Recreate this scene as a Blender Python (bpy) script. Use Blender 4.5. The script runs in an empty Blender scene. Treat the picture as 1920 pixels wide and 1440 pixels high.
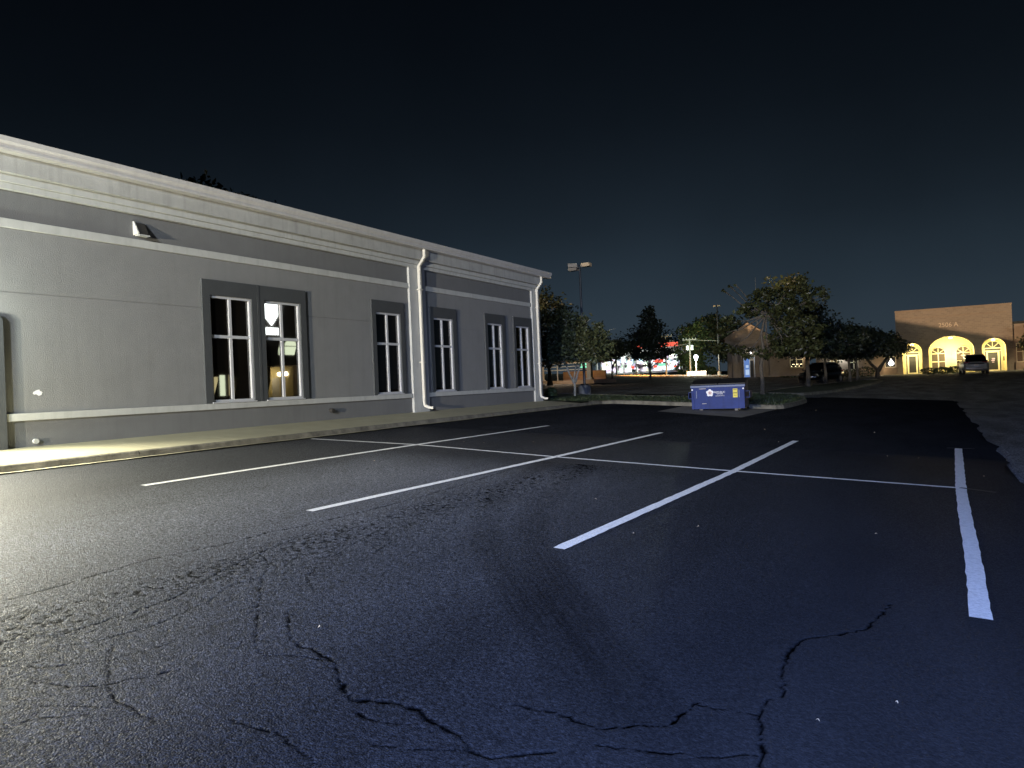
import bpy, bmesh, math, random
import numpy as np
from mathutils import Vector, Matrix
random.seed(7); rng = np.random.default_rng(7)
S = bpy.context.scene; C = S.collection
PI = math.pi

# ------------------------------------------------------------------ camera
CAM_H = 1.5
yaw, pitch, roll, FPX = .5133, .0006, -.0413, 1380.
fw = Vector((-math.sin(yaw)*math.cos(pitch), math.cos(yaw)*math.cos(pitch), math.sin(pitch)))
rt = fw.cross(Vector((0, 0, 1))).normalized(); up = rt.cross(fw)
r2 = rt*math.cos(roll)+up*math.sin(roll); u2 = -rt*math.sin(roll)+up*math.cos(roll)
cd = bpy.data.cameras.new('camera'); cam = bpy.data.objects.new('camera', cd); C.objects.link(cam)
M = Matrix((r2, u2, -fw)).transposed().to_4x4(); M.translation = (0, 0, CAM_H); cam.matrix_world = M
cd.sensor_width = 36; cd.lens = FPX/1920*36; cd.clip_start = .05; cd.clip_end = 3000
S.camera = cam
S.view_settings.view_transform = 'Standard'; S.view_settings.look = 'None'
S.view_settings.exposure = 0; S.view_settings.gamma = 1
S.render.resolution_x = 1024; S.render.resolution_y = 768

# ------------------------------------------------------------------ night sky
W = bpy.data.worlds.new('World'); S.world = W; W.use_nodes = True
nt = W.node_tree; nt.nodes.clear()
def nd(t, typ, **kw):
    n = t.nodes.new(typ)
    for k, v in kw.items():
        if k.startswith('i_'):
            n.inputs[int(k[2:]) if k[2:].isdigit() else k[2:]].default_value = v
        else: setattr(n, k, v)
    return n
tc = nd(nt, 'ShaderNodeTexCoord'); sx = nd(nt, 'ShaderNodeSeparateXYZ'); nt.links.new(tc.outputs['Generated'], sx.inputs[0])
rp = nd(nt, 'ShaderNodeValToRGB'); cr = rp.color_ramp; cr.interpolation = 'B_SPLINE'
stops = [(0, (.0285, .0425, .057)), (.04, (.0285, .0425, .057)), (.11, (.021, .034, .048)), (.20, (.0105, .017, .025)), (.33, (.0038, .0062, .0098)), (.5, (.0016, .0027, .0046)), (1, (.0010, .0017, .0034))]
cr.elements[0].position = 0; cr.elements[0].color = (*stops[0][1], 1); cr.elements[1].position = 1; cr.elements[1].color = (*stops[-1][1], 1)
for p, c in stops[1:-1]:
    e = cr.elements.new(p); e.color = (*c, 1)
nt.links.new(sx.outputs['Z'], rp.inputs[0])
# town glow is strongest ahead, weaker to the left
dt = nd(nt, 'ShaderNodeVectorMath', operation='DOT_PRODUCT'); dt.inputs[1].default_value = (-.34, .94, 0)
nt.links.new(tc.outputs['Generated'], dt.inputs[0])
mr = nd(nt, 'ShaderNodeMapRange'); mr.inputs[1].default_value = .3; mr.inputs[2].default_value = 1; mr.inputs[3].default_value = .3; mr.inputs[4].default_value = 1
nt.links.new(dt.outputs['Value'], mr.inputs[0])
# thin uneven night haze
sn = nd(nt, 'ShaderNodeTexNoise'); sn.inputs['Scale'].default_value = 2.6; sn.inputs['Detail'].default_value = 5; nt.links.new(tc.outputs['Generated'], sn.inputs['Vector'])
sr = nd(nt, 'ShaderNodeMapRange'); sr.inputs[1].default_value = .3; sr.inputs[2].default_value = .7; sr.inputs[3].default_value = .86; sr.inputs[4].default_value = 1.14; nt.links.new(sn.outputs['Fac'], sr.inputs[0])
sm = nd(nt, 'ShaderNodeMath', operation='MULTIPLY'); nt.links.new(mr.outputs[0], sm.inputs[0]); nt.links.new(sr.outputs[0], sm.inputs[1])
bg = nd(nt, 'ShaderNodeBackground'); nt.links.new(rp.outputs[0], bg.inputs[0]); nt.links.new(sm.outputs[0], bg.inputs[1])
wo = nd(nt, 'ShaderNodeOutputWorld'); nt.links.new(bg.outputs[0], wo.inputs[0])

# ------------------------------------------------------------------ lamp strengths (each lamp's light is made in its own builder)
LP = dict(sconce=(1800, (1, .95, .74)), glow=(230, (.92, 1, .86)), work_far=(38000, (1, .88, .66)), pole_cool=(21000, (.82, .90, 1.0)), led=(14500, (.30, .45, 1.0)),
          sodium_far=(1.5e6, (1, .69, .43)), porch=(820, (1, .83, .40)))

# ------------------------------------------------------------------ terrain: the lot falls away from the building to the right
def ss(a, b, x):
    t = np.clip((x-a)/(b-a), 0, 1); return t*t*(3-2*t)
def terr(x, y):
    xc = np.clip(x, -60, 6)
    pl = -.0556*xc+.0015*np.clip(y, -40, 40)
    zf = .72+np.maximum(0, -8-np.clip(x, -75, 100))*.045
    k = ss(36, 78, y)
    return pl*(1-k)+zf*k
def T(x, y): return float(terr(np.float64(x), np.float64(y)))

# ------------------------------------------------------------------ mesh helpers
ORG = {}
class MB:
    def __init__(s): s.v = []; s.f = []
    def add(s, vs, fs):
        n = len(s.v); s.v += [tuple(map(float, v)) for v in vs]; s.f += [tuple(i+n for i in f) for f in fs]; return s
    def box(s, x0, x1, y0, y1, z0, z1):
        return s.add([(x0,y0,z0),(x1,y0,z0),(x1,y1,z0),(x0,y1,z0),(x0,y0,z1),(x1,y0,z1),(x1,y1,z1),(x0,y1,z1)],
                     [(0,3,2,1),(4,5,6,7),(0,1,5,4),(1,2,6,5),(2,3,7,6),(3,0,4,7)])
    def bbox(s, x0, x1, y0, y1, z0, z1, b=.01):
        bm = bmesh.new(); bmesh.ops.create_cube(bm, size=1)
        for v in bm.verts: v.co = Vector(((x0+x1)/2+v.co.x*(x1-x0), (y0+y1)/2+v.co.y*(y1-y0), (z0+z1)/2+v.co.z*(z1-z0)))
        bmesh.ops.bevel(bm, geom=bm.edges[:], offset=b, segments=2, affect='EDGES', profile=.5)
        bm.verts.index_update(); s.add([v.co[:] for v in bm.verts], [[v.index for v in f.verts] for f in bm.faces]); bm.free(); return s
    def prism(s, poly, a, b, axis='y'):
        """poly: 2D outline, extruded along axis from a to b"""
        n = len(poly)
        def P(p, t): return {'x': (t, p[0], p[1]), 'y': (p[0], t, p[1]), 'z': (p[0], p[1], t)}[axis]
        return s.add([P(p, a) for p in poly]+[P(p, b) for p in poly],
                     [tuple(range(n))[::-1], tuple(range(n, 2*n))]+[(i, (i+1) % n, n+(i+1) % n, n+i) for i in range(n)])
    def tube(s, pts, rad, n=8, cap=True, square=False):
        pts = [Vector(p) for p in pts]; m = len(pts)
        rad = list(rad) if hasattr(rad, '__len__') else [rad]*m
        vs = []; fs = []
        for i, p in enumerate(pts):
            d = (pts[min(i+1, m-1)]-pts[max(i-1, 0)]).normalized()
            a = d.cross(Vector((0, 1, 0) if abs(d.y) < .9 else (1, 0, 0))).normalized(); b = d.cross(a)
            k = 1
            if 0 < i < m-1:
                d1 = (p-pts[i-1]).normalized(); k = 1/max(.5, d1.dot(d))
            for j in range(n):
                t = 2*PI*(j+(.5 if square else 0))/n
                vs.append(p+(a*math.cos(t)*k+b*math.sin(t))*rad[i])
        for i in range(m-1):
            for j in range(n): fs.append((i*n+j, i*n+(j+1) % n, (i+1)*n+(j+1) % n, (i+1)*n+j))
        if cap: fs += [tuple(range(n))[::-1], tuple((m-1)*n+j for j in range(n))]
        return s.add(vs, fs)
    def lathe(s, c, prof, n=16):
        vs = []; fs = []
        for r, z in prof:
            for j in range(n): vs.append((c[0]+r*math.cos(2*PI*j/n), c[1]+r*math.sin(2*PI*j/n), c[2]+z))
        for i in range(len(prof)-1):
            for j in range(n): fs.append((i*n+j, i*n+(j+1) % n, (i+1)*n+(j+1) % n, (i+1)*n+j))
        fs += [tuple(range(n))[::-1], tuple((len(prof)-1)*n+j for j in range(n))]
        return s.add(vs, fs)
    def build(s, name, mat, parent=None, smooth=False, loc=None):
        me = bpy.data.meshes.new(name)
        off = Vector(ORG.get(parent.name, (0, 0, 0))) if parent else Vector((0, 0, 0))
        if loc: off = Vector(loc)
        me.from_pydata([(v[0]-off.x, v[1]-off.y, v[2]-off.z) for v in s.v], [], s.f)
        bm = bmesh.new(); bm.from_mesh(me); bmesh.ops.recalc_face_normals(bm, faces=bm.faces[:]); bm.to_mesh(me); bm.free()
        me.materials.append(mat)
        if smooth: me.polygons.foreach_set('use_smooth', [True]*len(me.polygons))
        o = bpy.data.objects.new(name, me); C.objects.link(o)
        if parent: o.parent = parent; ORG[o.name] = off
        elif loc: o.location = loc; ORG[o.name] = off
        return o
def tag(o, label=None, cat=None, group=None, kind=None):
    for k, v in (('label', label), ('category', cat), ('group', group), ('kind', kind)):
        if v: o[k] = v
    return o
def root(name, loc, label, cat, group=None, rz=0, world=True):
    """Empty at a thing's base; world=True: its meshes are written in world coordinates"""
    o = bpy.data.objects.new(name, None); C.objects.link(o); o.location = loc; o.rotation_euler = (0, 0, rz); o.empty_display_size = .3
    if world: ORG[o.name] = Vector(loc)
    return tag(o, label, cat, group)
def struct(o): o['kind'] = 'structure'; return o
def light(name, typ, loc, power, col, parent, size=.1, aim=None, angle=None, blend=.5):
    d = bpy.data.lights.new(name, typ); d.energy = power; d.color = col; d.shadow_soft_size = size
    o = bpy.data.objects.new(name, d); C.objects.link(o)
    if typ == 'SPOT': d.spot_size = math.radians(angle); d.spot_blend = blend
    off = Vector(ORG.get(parent.name, (0, 0, 0))) if parent else Vector((0, 0, 0))
    o.location = Vector(loc)-off
    if parent: o.parent = parent
    if aim is not None: o.rotation_euler = (Vector(aim)-Vector(loc)).to_track_quat('-Z', 'Y').to_euler()
    return o
def text_bm(txt, size, depth=.01):
    cu = bpy.data.curves.new('t', 'FONT'); cu.body = txt; cu.size = size; cu.extrude = depth; cu.align_x = 'CENTER'; cu.align_y = 'CENTER'
    o = bpy.data.objects.new('t', cu); C.objects.link(o)
    me = bpy.data.meshes.new_from_object(o.evaluated_get(bpy.context.evaluated_depsgraph_get()))
    mb = MB(); mb.add([v.co[:] for v in me.vertices], [tuple(p.vertices) for p in me.polygons])
    bpy.data.objects.remove(o); bpy.data.curves.remove(cu); bpy.data.meshes.remove(me)
    return mb

# ------------------------------------------------------------------ materials
def mk(name, col, rough=.6, var=.15, vs=4, bump=0, bs=60, metal=0, spec=.5, bdist=.01, streak=None, tint=None):
    m = bpy.data.materials.new(name); m.use_nodes = True; t = m.node_tree; p = t.nodes['Principled BSDF']
    p.inputs['Roughness'].default_value = rough; p.inputs['Metallic'].default_value = metal
    p.inputs['Specular IOR Level'].default_value = spec
    co = nd(t, 'ShaderNodeTexCoord')
    n1 = nd(t, 'ShaderNodeTexNoise'); n1.inputs['Scale'].default_value = vs; n1.inputs['Detail'].default_value = 6; n1.inputs['Roughness'].default_value = .65
    t.links.new(co.outputs['Object'], n1.inputs['Vector'])
    r = nd(t, 'ShaderNodeMapRange'); r.inputs[1].default_value = .3; r.inputs[2].default_value = .7; r.inputs[3].default_value = 1-var; r.inputs[4].default_value = 1+var
    t.links.new(n1.outputs['Fac'], r.inputs[0])
    vm = nd(t, 'ShaderNodeVectorMath', operation='SCALE'); vm.inputs[0].default_value = col
    t.links.new(r.outputs[0], vm.inputs['Scale'])
    last = vm.outputs[0]
    if streak:   # rain streaks: noise stretched down the wall
        mp = nd(t, 'ShaderNodeMapping'); mp.inputs['Scale'].default_value = (6, 6, .35); t.links.new(co.outputs['Object'], mp.inputs[0])
        n3 = nd(t, 'ShaderNodeTexNoise'); n3.inputs['Scale'].default_value = 1.5; n3.inputs['Detail'].default_value = 5; t.links.new(mp.outputs[0], n3.inputs['Vector'])
        r3 = nd(t, 'ShaderNodeMapRange'); r3.inputs[1].default_value = .5; r3.inputs[2].default_value = .75; r3.inputs[3].default_value = 1; r3.inputs[4].default_value = 1-streak
        t.links.new(n3.outputs['Fac'], r3.inputs[0])
        v3 = nd(t, 'ShaderNodeVectorMath', operation='SCALE'); t.links.new(last, v3.inputs[0]); t.links.new(r3.outputs[0], v3.inputs['Scale']); last = v3.outputs[0]
    t.links.new(last, p.inputs['Base Color'])
    if bump:
        n2 = nd(t, 'ShaderNodeTexNoise'); n2.inputs['Scale'].default_value = bs; n2.inputs['Detail'].default_value = 4
        t.links.new(co.outputs['Object'], n2.inputs['Vector'])
        b = nd(t, 'ShaderNodeBump'); b.inputs['Strength'].default_value = bump; b.inputs['Distance'].default_value = bdist
        t.links.new(n2.outputs['Fac'], b.inputs['Height']); t.links.new(b.outputs[0], p.inputs['Normal'])
    return m
def emis(name, col, st):
    m = bpy.data.materials.new(name); m.use_nodes = True; t = m.node_tree; t.nodes.clear()
    e = nd(t, 'ShaderNodeEmission'); e.inputs[0].default_value = (*col, 1); e.inputs[1].default_value = st
    o = nd(t, 'ShaderNodeOutputMaterial'); t.links.new(e.outputs[0], o.inputs[0]); return m
def brick(name, col, mortar):
    m = bpy.data.materials.new(name); m.use_nodes = True; t = m.node_tree; p = t.nodes['Principled BSDF']; p.inputs['Roughness'].default_value = .85
    co = nd(t, 'ShaderNodeTexCoord'); sp = nd(t, 'ShaderNodeSeparateXYZ'); cb = nd(t, 'ShaderNodeCombineXYZ')
    t.links.new(co.outputs['Object'], sp.inputs[0])
    ad = nd(t, 'ShaderNodeMath', operation='ADD'); t.links.new(sp.outputs[0], ad.inputs[0]); t.links.new(sp.outputs[1], ad.inputs[1])
    t.links.new(ad.outputs[0], cb.inputs[0]); t.links.new(sp.outputs[2], cb.inputs[1])
    b = nd(t, 'ShaderNodeTexBrick'); b.inputs['Scale'].default_value = 1; b.inputs['Brick Width'].default_value = .4; b.inputs['Row Height'].default_value = .2; b.inputs['Mortar Size'].default_value = .012
    b.inputs['Color1'].default_value = (*col, 1); b.inputs['Color2'].default_value = (*[c*.8 for c in col], 1); b.inputs['Mortar'].default_value = (*mortar, 1)
    t.links.new(cb.outputs[0], b.inputs['Vector']); t.links.new(b.outputs[0], p.inputs['Base Color']); return m
def leafmat(name, col, spec=.4, rough=.5):
    m = bpy.data.materials.new(name); m.use_nodes = True; t = m.node_tree; p = t.nodes['Principled BSDF']
    p.inputs['Roughness'].default_value = rough; p.inputs['Specular IOR Level'].default_value = spec
    g = nd(t, 'ShaderNodeNewGeometry'); h = nd(t, 'ShaderNodeHueSaturation'); h.inputs['Color'].default_value = (*col, 1)
    r = nd(t, 'ShaderNodeMapRange'); r.inputs[3].default_value = .45; r.inputs[4].default_value = 1.6
    t.links.new(g.outputs['Random Per Island'], r.inputs[0]); t.links.new(r.outputs[0], h.inputs['Value'])
    r4 = nd(t, 'ShaderNodeMapRange'); r4.inputs[3].default_value = .475; r4.inputs[4].default_value = .515
    t.links.new(g.outputs['Random Per Island'], r4.inputs[0]); t.links.new(r4.outputs[0], h.inputs['Hue'])
    t.links.new(h.outputs[0], p.inputs['Base Color']); return m

def asphalt(name, col, fine, patch=.3, rough=.55, sealed=False):
    m = bpy.data.materials.new(name); m.use_nodes = True; t = m.node_tree; p = t.nodes['Principled BSDF']
    p.inputs['Roughness'].default_value = rough; p.inputs['Specular IOR Level'].default_value = .35
    co = nd(t, 'ShaderNodeTexCoord'); L = t.links.new
    n1 = nd(t, 'ShaderNodeTexNoise'); n1.inputs['Scale'].default_value = .5; n1.inputs['Detail'].default_value = 7; n1.inputs['Roughness'].default_value = .6
    mp = nd(t, 'ShaderNodeMapping'); mp.inputs['Scale'].default_value = (2.2, .7, 1); L(co.outputs['Object'], mp.inputs[0]); L(mp.outputs[0], n1.inputs['Vector'])
    r1 = nd(t, 'ShaderNodeMapRange'); r1.inputs[1].default_value = .35; r1.inputs[2].default_value = .68; r1.inputs[3].default_value = 1-patch; r1.inputs[4].default_value = 1+patch; L(n1.outputs['Fac'], r1.inputs[0])
    v = nd(t, 'ShaderNodeTexVoronoi'); v.inputs['Scale'].default_value = 120*fine; L(co.outputs['Object'], v.inputs['Vector'])
    sc = nd(t, 'ShaderNodeSeparateColor'); L(v.outputs['Color'], sc.inputs[0])
    r2_ = nd(t, 'ShaderNodeMapRange'); r2_.inputs[1].default_value = .0; r2_.inputs[2].default_value = 1; r2_.inputs[3].default_value = .3; r2_.inputs[4].default_value = 1.8; L(sc.outputs[0], r2_.inputs[0])
    n5 = nd(t, 'ShaderNodeTexNoise'); n5.inputs['Scale'].default_value = 46*fine; n5.inputs['Detail'].default_value = 2.5; n5.inputs['Roughness'].default_value = .7; L(co.outputs['Object'], n5.inputs['Vector'])
    r5 = nd(t, 'ShaderNodeMapRange'); r5.inputs[1].default_value = .36; r5.inputs[2].default_value = .68; r5.inputs[3].default_value = .12; r5.inputs[4].default_value = 2.5; L(n5.outputs['Fac'], r5.inputs[0])
    m5 = nd(t, 'ShaderNodeMath', operation='MULTIPLY'); L(r1.outputs[0], m5.inputs[0]); L(r5.outputs[0], m5.inputs[1]); r1 = m5
    mu = nd(t, 'ShaderNodeMath', operation='MULTIPLY'); L(r1.outputs[0], mu.inputs[0]); L(r2_.outputs[0], mu.inputs[1]); fac = mu.outputs[0]
    if sealed:   # 'wear' attribute: scuffs, chalk, worn stone, and shade painted into cracks and pits
        at = nd(t, 'ShaderNodeAttribute'); at.attribute_name = 'wear'
        ml = nd(t, 'ShaderNodeMath', operation='MULTIPLY_ADD'); ml.inputs[1].default_value = 1; ml.inputs[2].default_value = 1; L(at.outputs['Fac'], ml.inputs[0])
        cl = nd(t, 'ShaderNodeMapRange'); cl.inputs[1].default_value = .15; cl.inputs[2].default_value = .95; cl.inputs[3].default_value = .0; cl.inputs[4].default_value = .35; L(ml.outputs[0], cl.inputs[0]); L(cl.outputs[0], p.inputs['Specular IOR Level'])
        m3 = nd(t, 'ShaderNodeMath', operation='MULTIPLY'); L(fac, m3.inputs[0]); L(ml.outputs[0], m3.inputs[1]); fac = m3.outputs[0]
    if sealed:   # the sealer lies thicker and smoother to the right, the stone stands out to the left
        sp = nd(t, 'ShaderNodeSeparateXYZ'); L(co.outputs['Object'], sp.inputs[0])
        gr = nd(t, 'ShaderNodeMapRange'); gr.inputs[1].default_value = -.6; gr.inputs[2].default_value = -4.6; gr.inputs[3].default_value = .22; gr.inputs[4].default_value = 1; L(sp.outputs[0], gr.inputs[0])
        sg = nd(t, 'ShaderNodeMapRange'); sg.inputs[1].default_value = -2.2; sg.inputs[2].default_value = -6.0; sg.inputs[3].default_value = .10; sg.inputs[4].default_value = 1; L(sp.outputs[0], sg.inputs[0])
        sy = nd(t, 'ShaderNodeMapRange'); sy.inputs[1].default_value = 9; sy.inputs[2].default_value = 14; sy.inputs[3].default_value = 1; sy.inputs[4].default_value = 0; L(sp.outputs[1], sy.inputs[0])
        s2 = nd(t, 'ShaderNodeMath', operation='MULTIPLY'); L(sg.outputs[0], s2.inputs[0]); L(sy.outputs[0], s2.inputs[1])
        s3 = nd(t, 'ShaderNodeMath', operation='MULTIPLY'); L(cl.outputs[0], s3.inputs[0]); L(s2.outputs[0], s3.inputs[1]); L(s3.outputs[0], p.inputs['Specular IOR Level'])
        for src in (r5, r2_):
            for out_l in list(src.outputs[0].links):
                mx = nd(t, 'ShaderNodeMix'); mx.inputs['A'].default_value = 1; L(gr.outputs[0], mx.inputs['Factor']); L(src.outputs[0], mx.inputs['B']); L(mx.outputs['Result'], out_l.to_socket)
    vm = nd(t, 'ShaderNodeVectorMath', operation='SCALE'); vm.inputs[0].default_value = col; L(fac, vm.inputs['Scale']); L(vm.outputs[0], p.inputs['Base Color'])
    rr = nd(t, 'ShaderNodeMapRange'); rr.inputs[3].default_value = rough-.16; rr.inputs[4].default_value = rough+.16; L(sc.outputs[1], rr.inputs[0]); L(rr.outputs[0], p.inputs['Roughness'])
    # grain: stones of two sizes
    n2 = nd(t, 'ShaderNodeTexNoise'); n2.inputs['Scale'].default_value = 75*fine; n2.inputs['Detail'].default_value = 3; L(co.outputs['Object'], n2.inputs['Vector'])
    m2 = nd(t, 'ShaderNodeMath', operation='MULTIPLY_ADD'); m2.inputs[1].default_value = -.6; L(v.outputs['Distance'], m2.inputs[0]); L(n2.outputs['Fac'], m2.inputs[2])
    b = nd(t, 'ShaderNodeBump'); b.inputs['Strength'].default_value = 1.0; b.inputs['Distance'].default_value = .011/fine
    if sealed: L(gr.outputs[0], b.inputs['Strength'])
    L(m2.outputs[0], b.inputs['Height']); L(b.outputs[0], p.inputs['Normal'])
    return m

MAT = dict(
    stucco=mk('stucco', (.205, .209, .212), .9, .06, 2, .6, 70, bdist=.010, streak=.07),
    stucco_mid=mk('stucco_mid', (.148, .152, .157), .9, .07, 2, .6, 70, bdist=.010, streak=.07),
    stucco_dark=mk('stucco_dark', (.050, .055, .060), .85, .1, 3, .4, 60, bdist=.008),
    trim=mk('trim', (.44, .45, .44), .75, .08, 3, .15, 40, streak=.16),
    frieze=mk('frieze', (.385, .39, .38), .85, .12, 2.2, .35, 50, streak=.20),
    downpipe=mk('downpipe', (.60, .58, .52), .45, .05, 5, streak=.1),
    white_metal=mk('white_metal', (.48, .49, .52), .4, .04, 5),
    gutter=mk('gutter', (.52, .51, .50), .45, .06, 5, streak=.12),
    shingle=mk('shingle', (.03, .032, .03), .9, .3, 8, .6, 30),
    glass=mk('glass', (.006, .005, .004), .02, .2, .6, spec=1.0),
    blind=mk('blind', (.018, .012, .008), .8, .3, 2),
    concrete=mk('concrete', (.37, .345, .235), .85, .10, 2.0, .3, 60),
    kerbm=mk('kerbm', (.15, .14, .11), .9, .55, 2.8, .6, 35, bdist=.02),
    pad=mk('pad', (.20, .19, .17), .85, .3, 2, .3, 60),
    line=mk('line', (.80, .80, .80), .65, .20, 38, .8, 90, bdist=.008),
    oldline=mk('oldline', (.17, .17, .17), .8, .5, 6),
    seal=asphalt('seal', (.025, .0265, .031), 1.0, .16, .62, True),
    old=asphalt('old', (.125, .128, .130), .7, .5, .85),
    soil=mk('soil', (.02, .018, .012), .95, .4, .3, .4, 8),
    grass=mk('grass', (.035, .055, .018), .9, .5, 9, 1, 60, bdist=.05),
    verge=mk('verge', (.07, .10, .02), .9, .4, 1),
    grey_metal=mk('grey_metal', (.035, .033, .032), .5, .15, 5),
    tan_metal=mk('tan_metal', (.60, .46, .30), .5, .1, 5),
    bark=mk('bark', (.10, .085, .065), .9, .45, 14, .9, 30, bdist=.02),
    pale_bark=mk('pale_bark', (.36, .34, .28), .8, .35, 9, .4, 40),
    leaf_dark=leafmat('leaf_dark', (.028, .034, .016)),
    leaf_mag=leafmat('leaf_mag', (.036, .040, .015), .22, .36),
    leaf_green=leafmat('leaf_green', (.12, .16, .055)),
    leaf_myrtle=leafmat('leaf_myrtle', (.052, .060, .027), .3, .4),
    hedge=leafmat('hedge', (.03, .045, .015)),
    blue=mk('blue', (.014, .031, .150), .5, .22, 3, .1, 20, streak=.25, spec=.12),
    blue_rim=mk('blue_rim', (.06, .09, .19), .5, .2, 5),
    black=mk('black', (.008, .008, .009), .6, .2, 5),
    rubber=mk('rubber', (.012, .012, .012), .8, .1, 5),
    white=mk('white', (.75, .75, .78), .6, .05, 5),
    pink=mk('pink', (.62, .45, .40), .6, .05, 5),
    yellow=mk('yellow', (.62, .52, .06), .6, .1, 8),
    rust=mk('rust', (.45, .42, .40), .7, .3, 20),
    tanbrick=brick('tanbrick', (.27, .215, .16), (.29, .24, .19)),
    redbrick=brick('redbrick', (.42, .31, .21), (.42, .33, .25)),
    cream=mk('cream', (.72, .63, .36), .8, .08, 2),
    tanwall=mk('tanwall', (.26, .20, .145), .85, .15, 1.5),
    creamtrim=mk('creamtrim', (.72, .66, .46), .7, .05, 3),
    letter=mk('letter', (.60, .48, .34), .6, .05, 5),
    silver=mk('silver', (.30, .285, .26), .35, .05, 5, metal=.3),
    carblack=mk('carblack', (.004, .004, .005), .15, .1, 5),
    chrome=mk('chrome', (.8, .8, .8), .15, .02, 5, metal=1),
    redlens=mk('redlens', (.20, .015, .012), .2, .1, 5),
    brownwall=mk('brownwall', (.075, .058, .045), .9, .3, .5),
    wood=mk('wood', (.16, .11, .07), .7, .3, 5),
    utilwood=mk('utilwood', (.14, .13, .11), .8, .2, 4),
    e_white=emis('e_white', (1, .97, .93), 9), e_sign=emis('e_sign', (.93, 1, .97), 30),
    e_store=emis('e_store', (.97, .97, 1), 1.9), e_storeblue=emis('e_storeblue', (.45, .75, 1), 2.6),
    e_orange=emis('e_orange', (1, .45, .14), 3.4), e_red=emis('e_red', (1, .13, .08), 1.3), e_green=emis('e_green', (.3, 1, .62), 1.1),
    e_warm=emis('e_warm', (1, .80, .45), 7), e_bluedoor=emis('e_bluedoor', (.22, .40, .95), .55), e_bluelt=emis('e_bluelt', (.55, .72, 1), .8),
    e_goods=None, e_cool=emis('e_cool', (.8, .95, 1), 25), e_pinklt=emis('e_pinklt', (1, .62, .45), 1.4), e_dim=emis('e_dim', (.9, .66, .35), .35),
    e_neonblue=emis('e_neonblue', (.06, .05, .8), .45), e_arch=emis('e_arch', (.86, .95, .66), 9), e_cream=emis('e_cream', (1, .84, .42), 5),
)

def storefront(name):
    """lit shop interior behind glass: bright bays, coloured goods, dark gaps"""
    m = bpy.data.materials.new(name); m.use_nodes = True; t = m.node_tree; t.nodes.clear(); L = t.links.new
    co = nd(t, 'ShaderNodeTexCoord'); v = nd(t, 'ShaderNodeTexVoronoi'); v.inputs['Scale'].default_value = 1.5; L(co.outputs['Object'], v.inputs['Vector'])
    n = nd(t, 'ShaderNodeTexNoise'); n.inputs['Scale'].default_value = .9; n.inputs['Detail'].default_value = 4; L(co.outputs['Object'], n.inputs['Vector'])
    r = nd(t, 'ShaderNodeMapRange'); r.inputs[1].default_value = .38; r.inputs[2].default_value = .6; r.inputs[3].default_value = .08; r.inputs[4].default_value = 3.2; L(n.outputs['Fac'], r.inputs[0])
    mx = nd(t, 'ShaderNodeMix', data_type='RGBA'); mx.inputs['Factor'].default_value = .38; mx.inputs['A'].default_value = (.95, .97, 1, 1); L(v.outputs['Color'], mx.inputs['B'])
    e = nd(t, 'ShaderNodeEmission'); L(mx.outputs['Result'], e.inputs[0]); L(r.outputs[0], e.inputs[1]); o = nd(t, 'ShaderNodeOutputMaterial'); L(e.outputs[0], o.inputs[0]); return m
MAT['e_goods'] = storefront('e_goods')
# ------------------------------------------------------------------ ground sheets
def sheet(name, xs, ys, zoff, mat, skip=None):
    X, Y = np.meshgrid(xs, ys); Z = terr(X, Y)+zoff
    vs = np.stack([X, Y, Z], -1).reshape(-1, 3); nx = len(xs); fs = []
    for j in range(len(ys)-1):
        for i in range(nx-1):
            if skip and skip((xs[i]+xs[i+1])/2, (ys[j]+ys[j+1])/2): continue
            a = j*nx+i; fs.append((a, a+1, a+nx+1, a+nx))
    me = bpy.data.meshes.new(name); me.from_pydata(vs.tolist(), [], fs); me.materials.append(mat)
    o = bpy.data.objects.new(name, me); C.objects.link(o); return struct(o)
gx = np.concatenate([np.linspace(-900, -80, 12), np.arange(-70, 41, 2.), np.linspace(50, 900, 12)])
gy = np.concatenate([np.linspace(-300, -50, 6), np.arange(-40, 141, 2.), np.linspace(150, 1500, 12)])
sheet('ground', gx, gy, -.14, MAT['soil'])
NX0, NX1, NY0, NY1 = -8.5, 1., 1., 10.
sheet('parking_lot', np.arange(-62, 41, 1.), np.arange(-40, 119, 1.), -.004, MAT['old'],
      lambda x, y: (-13 < x < 1 and -6 < y < 36) or (x < -12 and y < 24))
# sealed patch, coarse part
sheet('sealed_asphalt', np.arange(-10.5, 1.01, .5), np.arange(-8, 36.51, .5), .006, MAT['seal'], lambda x, y: NX0 < x < NX1 and NY0 < y < NY1)
# ragged right-hand and far edges of the patch
me_ = MB(); prev = None
for y in np.arange(-8, 36.6, .25):
    e = 1.02+.05*math.sin(y*.9)+.05*math.sin(y*2.3+1)+random.uniform(-.03, .03)+max(0, 6-y)*.03
    if prev:
        me_.add([(1.0, prev[0], T(1, prev[0])+.006), (prev[1], prev[0], T(prev[1], prev[0])+.006), (e, y, T(e, y)+.006), (1.0, y, T(1, y)+.006)], [(0, 1, 2, 3)])
    prev = (y, e)
prev = None
for x in np.arange(-4.3, 1.0, .25):
    e = 36.9+random.uniform(-.1, .12)
    if prev: me_.add([(prev[0], 36.5, T(prev[0], 36.5)+.006), (x, 36.5, T(x, 36.5)+.006), (x, e, T(x, e)+.02), (prev[0], prev[1], T(prev[0], prev[1])+.02)], [(0, 1, 2, 3)])
    prev = (x, e)
struct(me_.build('asphalt_edge', MAT['seal']))

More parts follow.
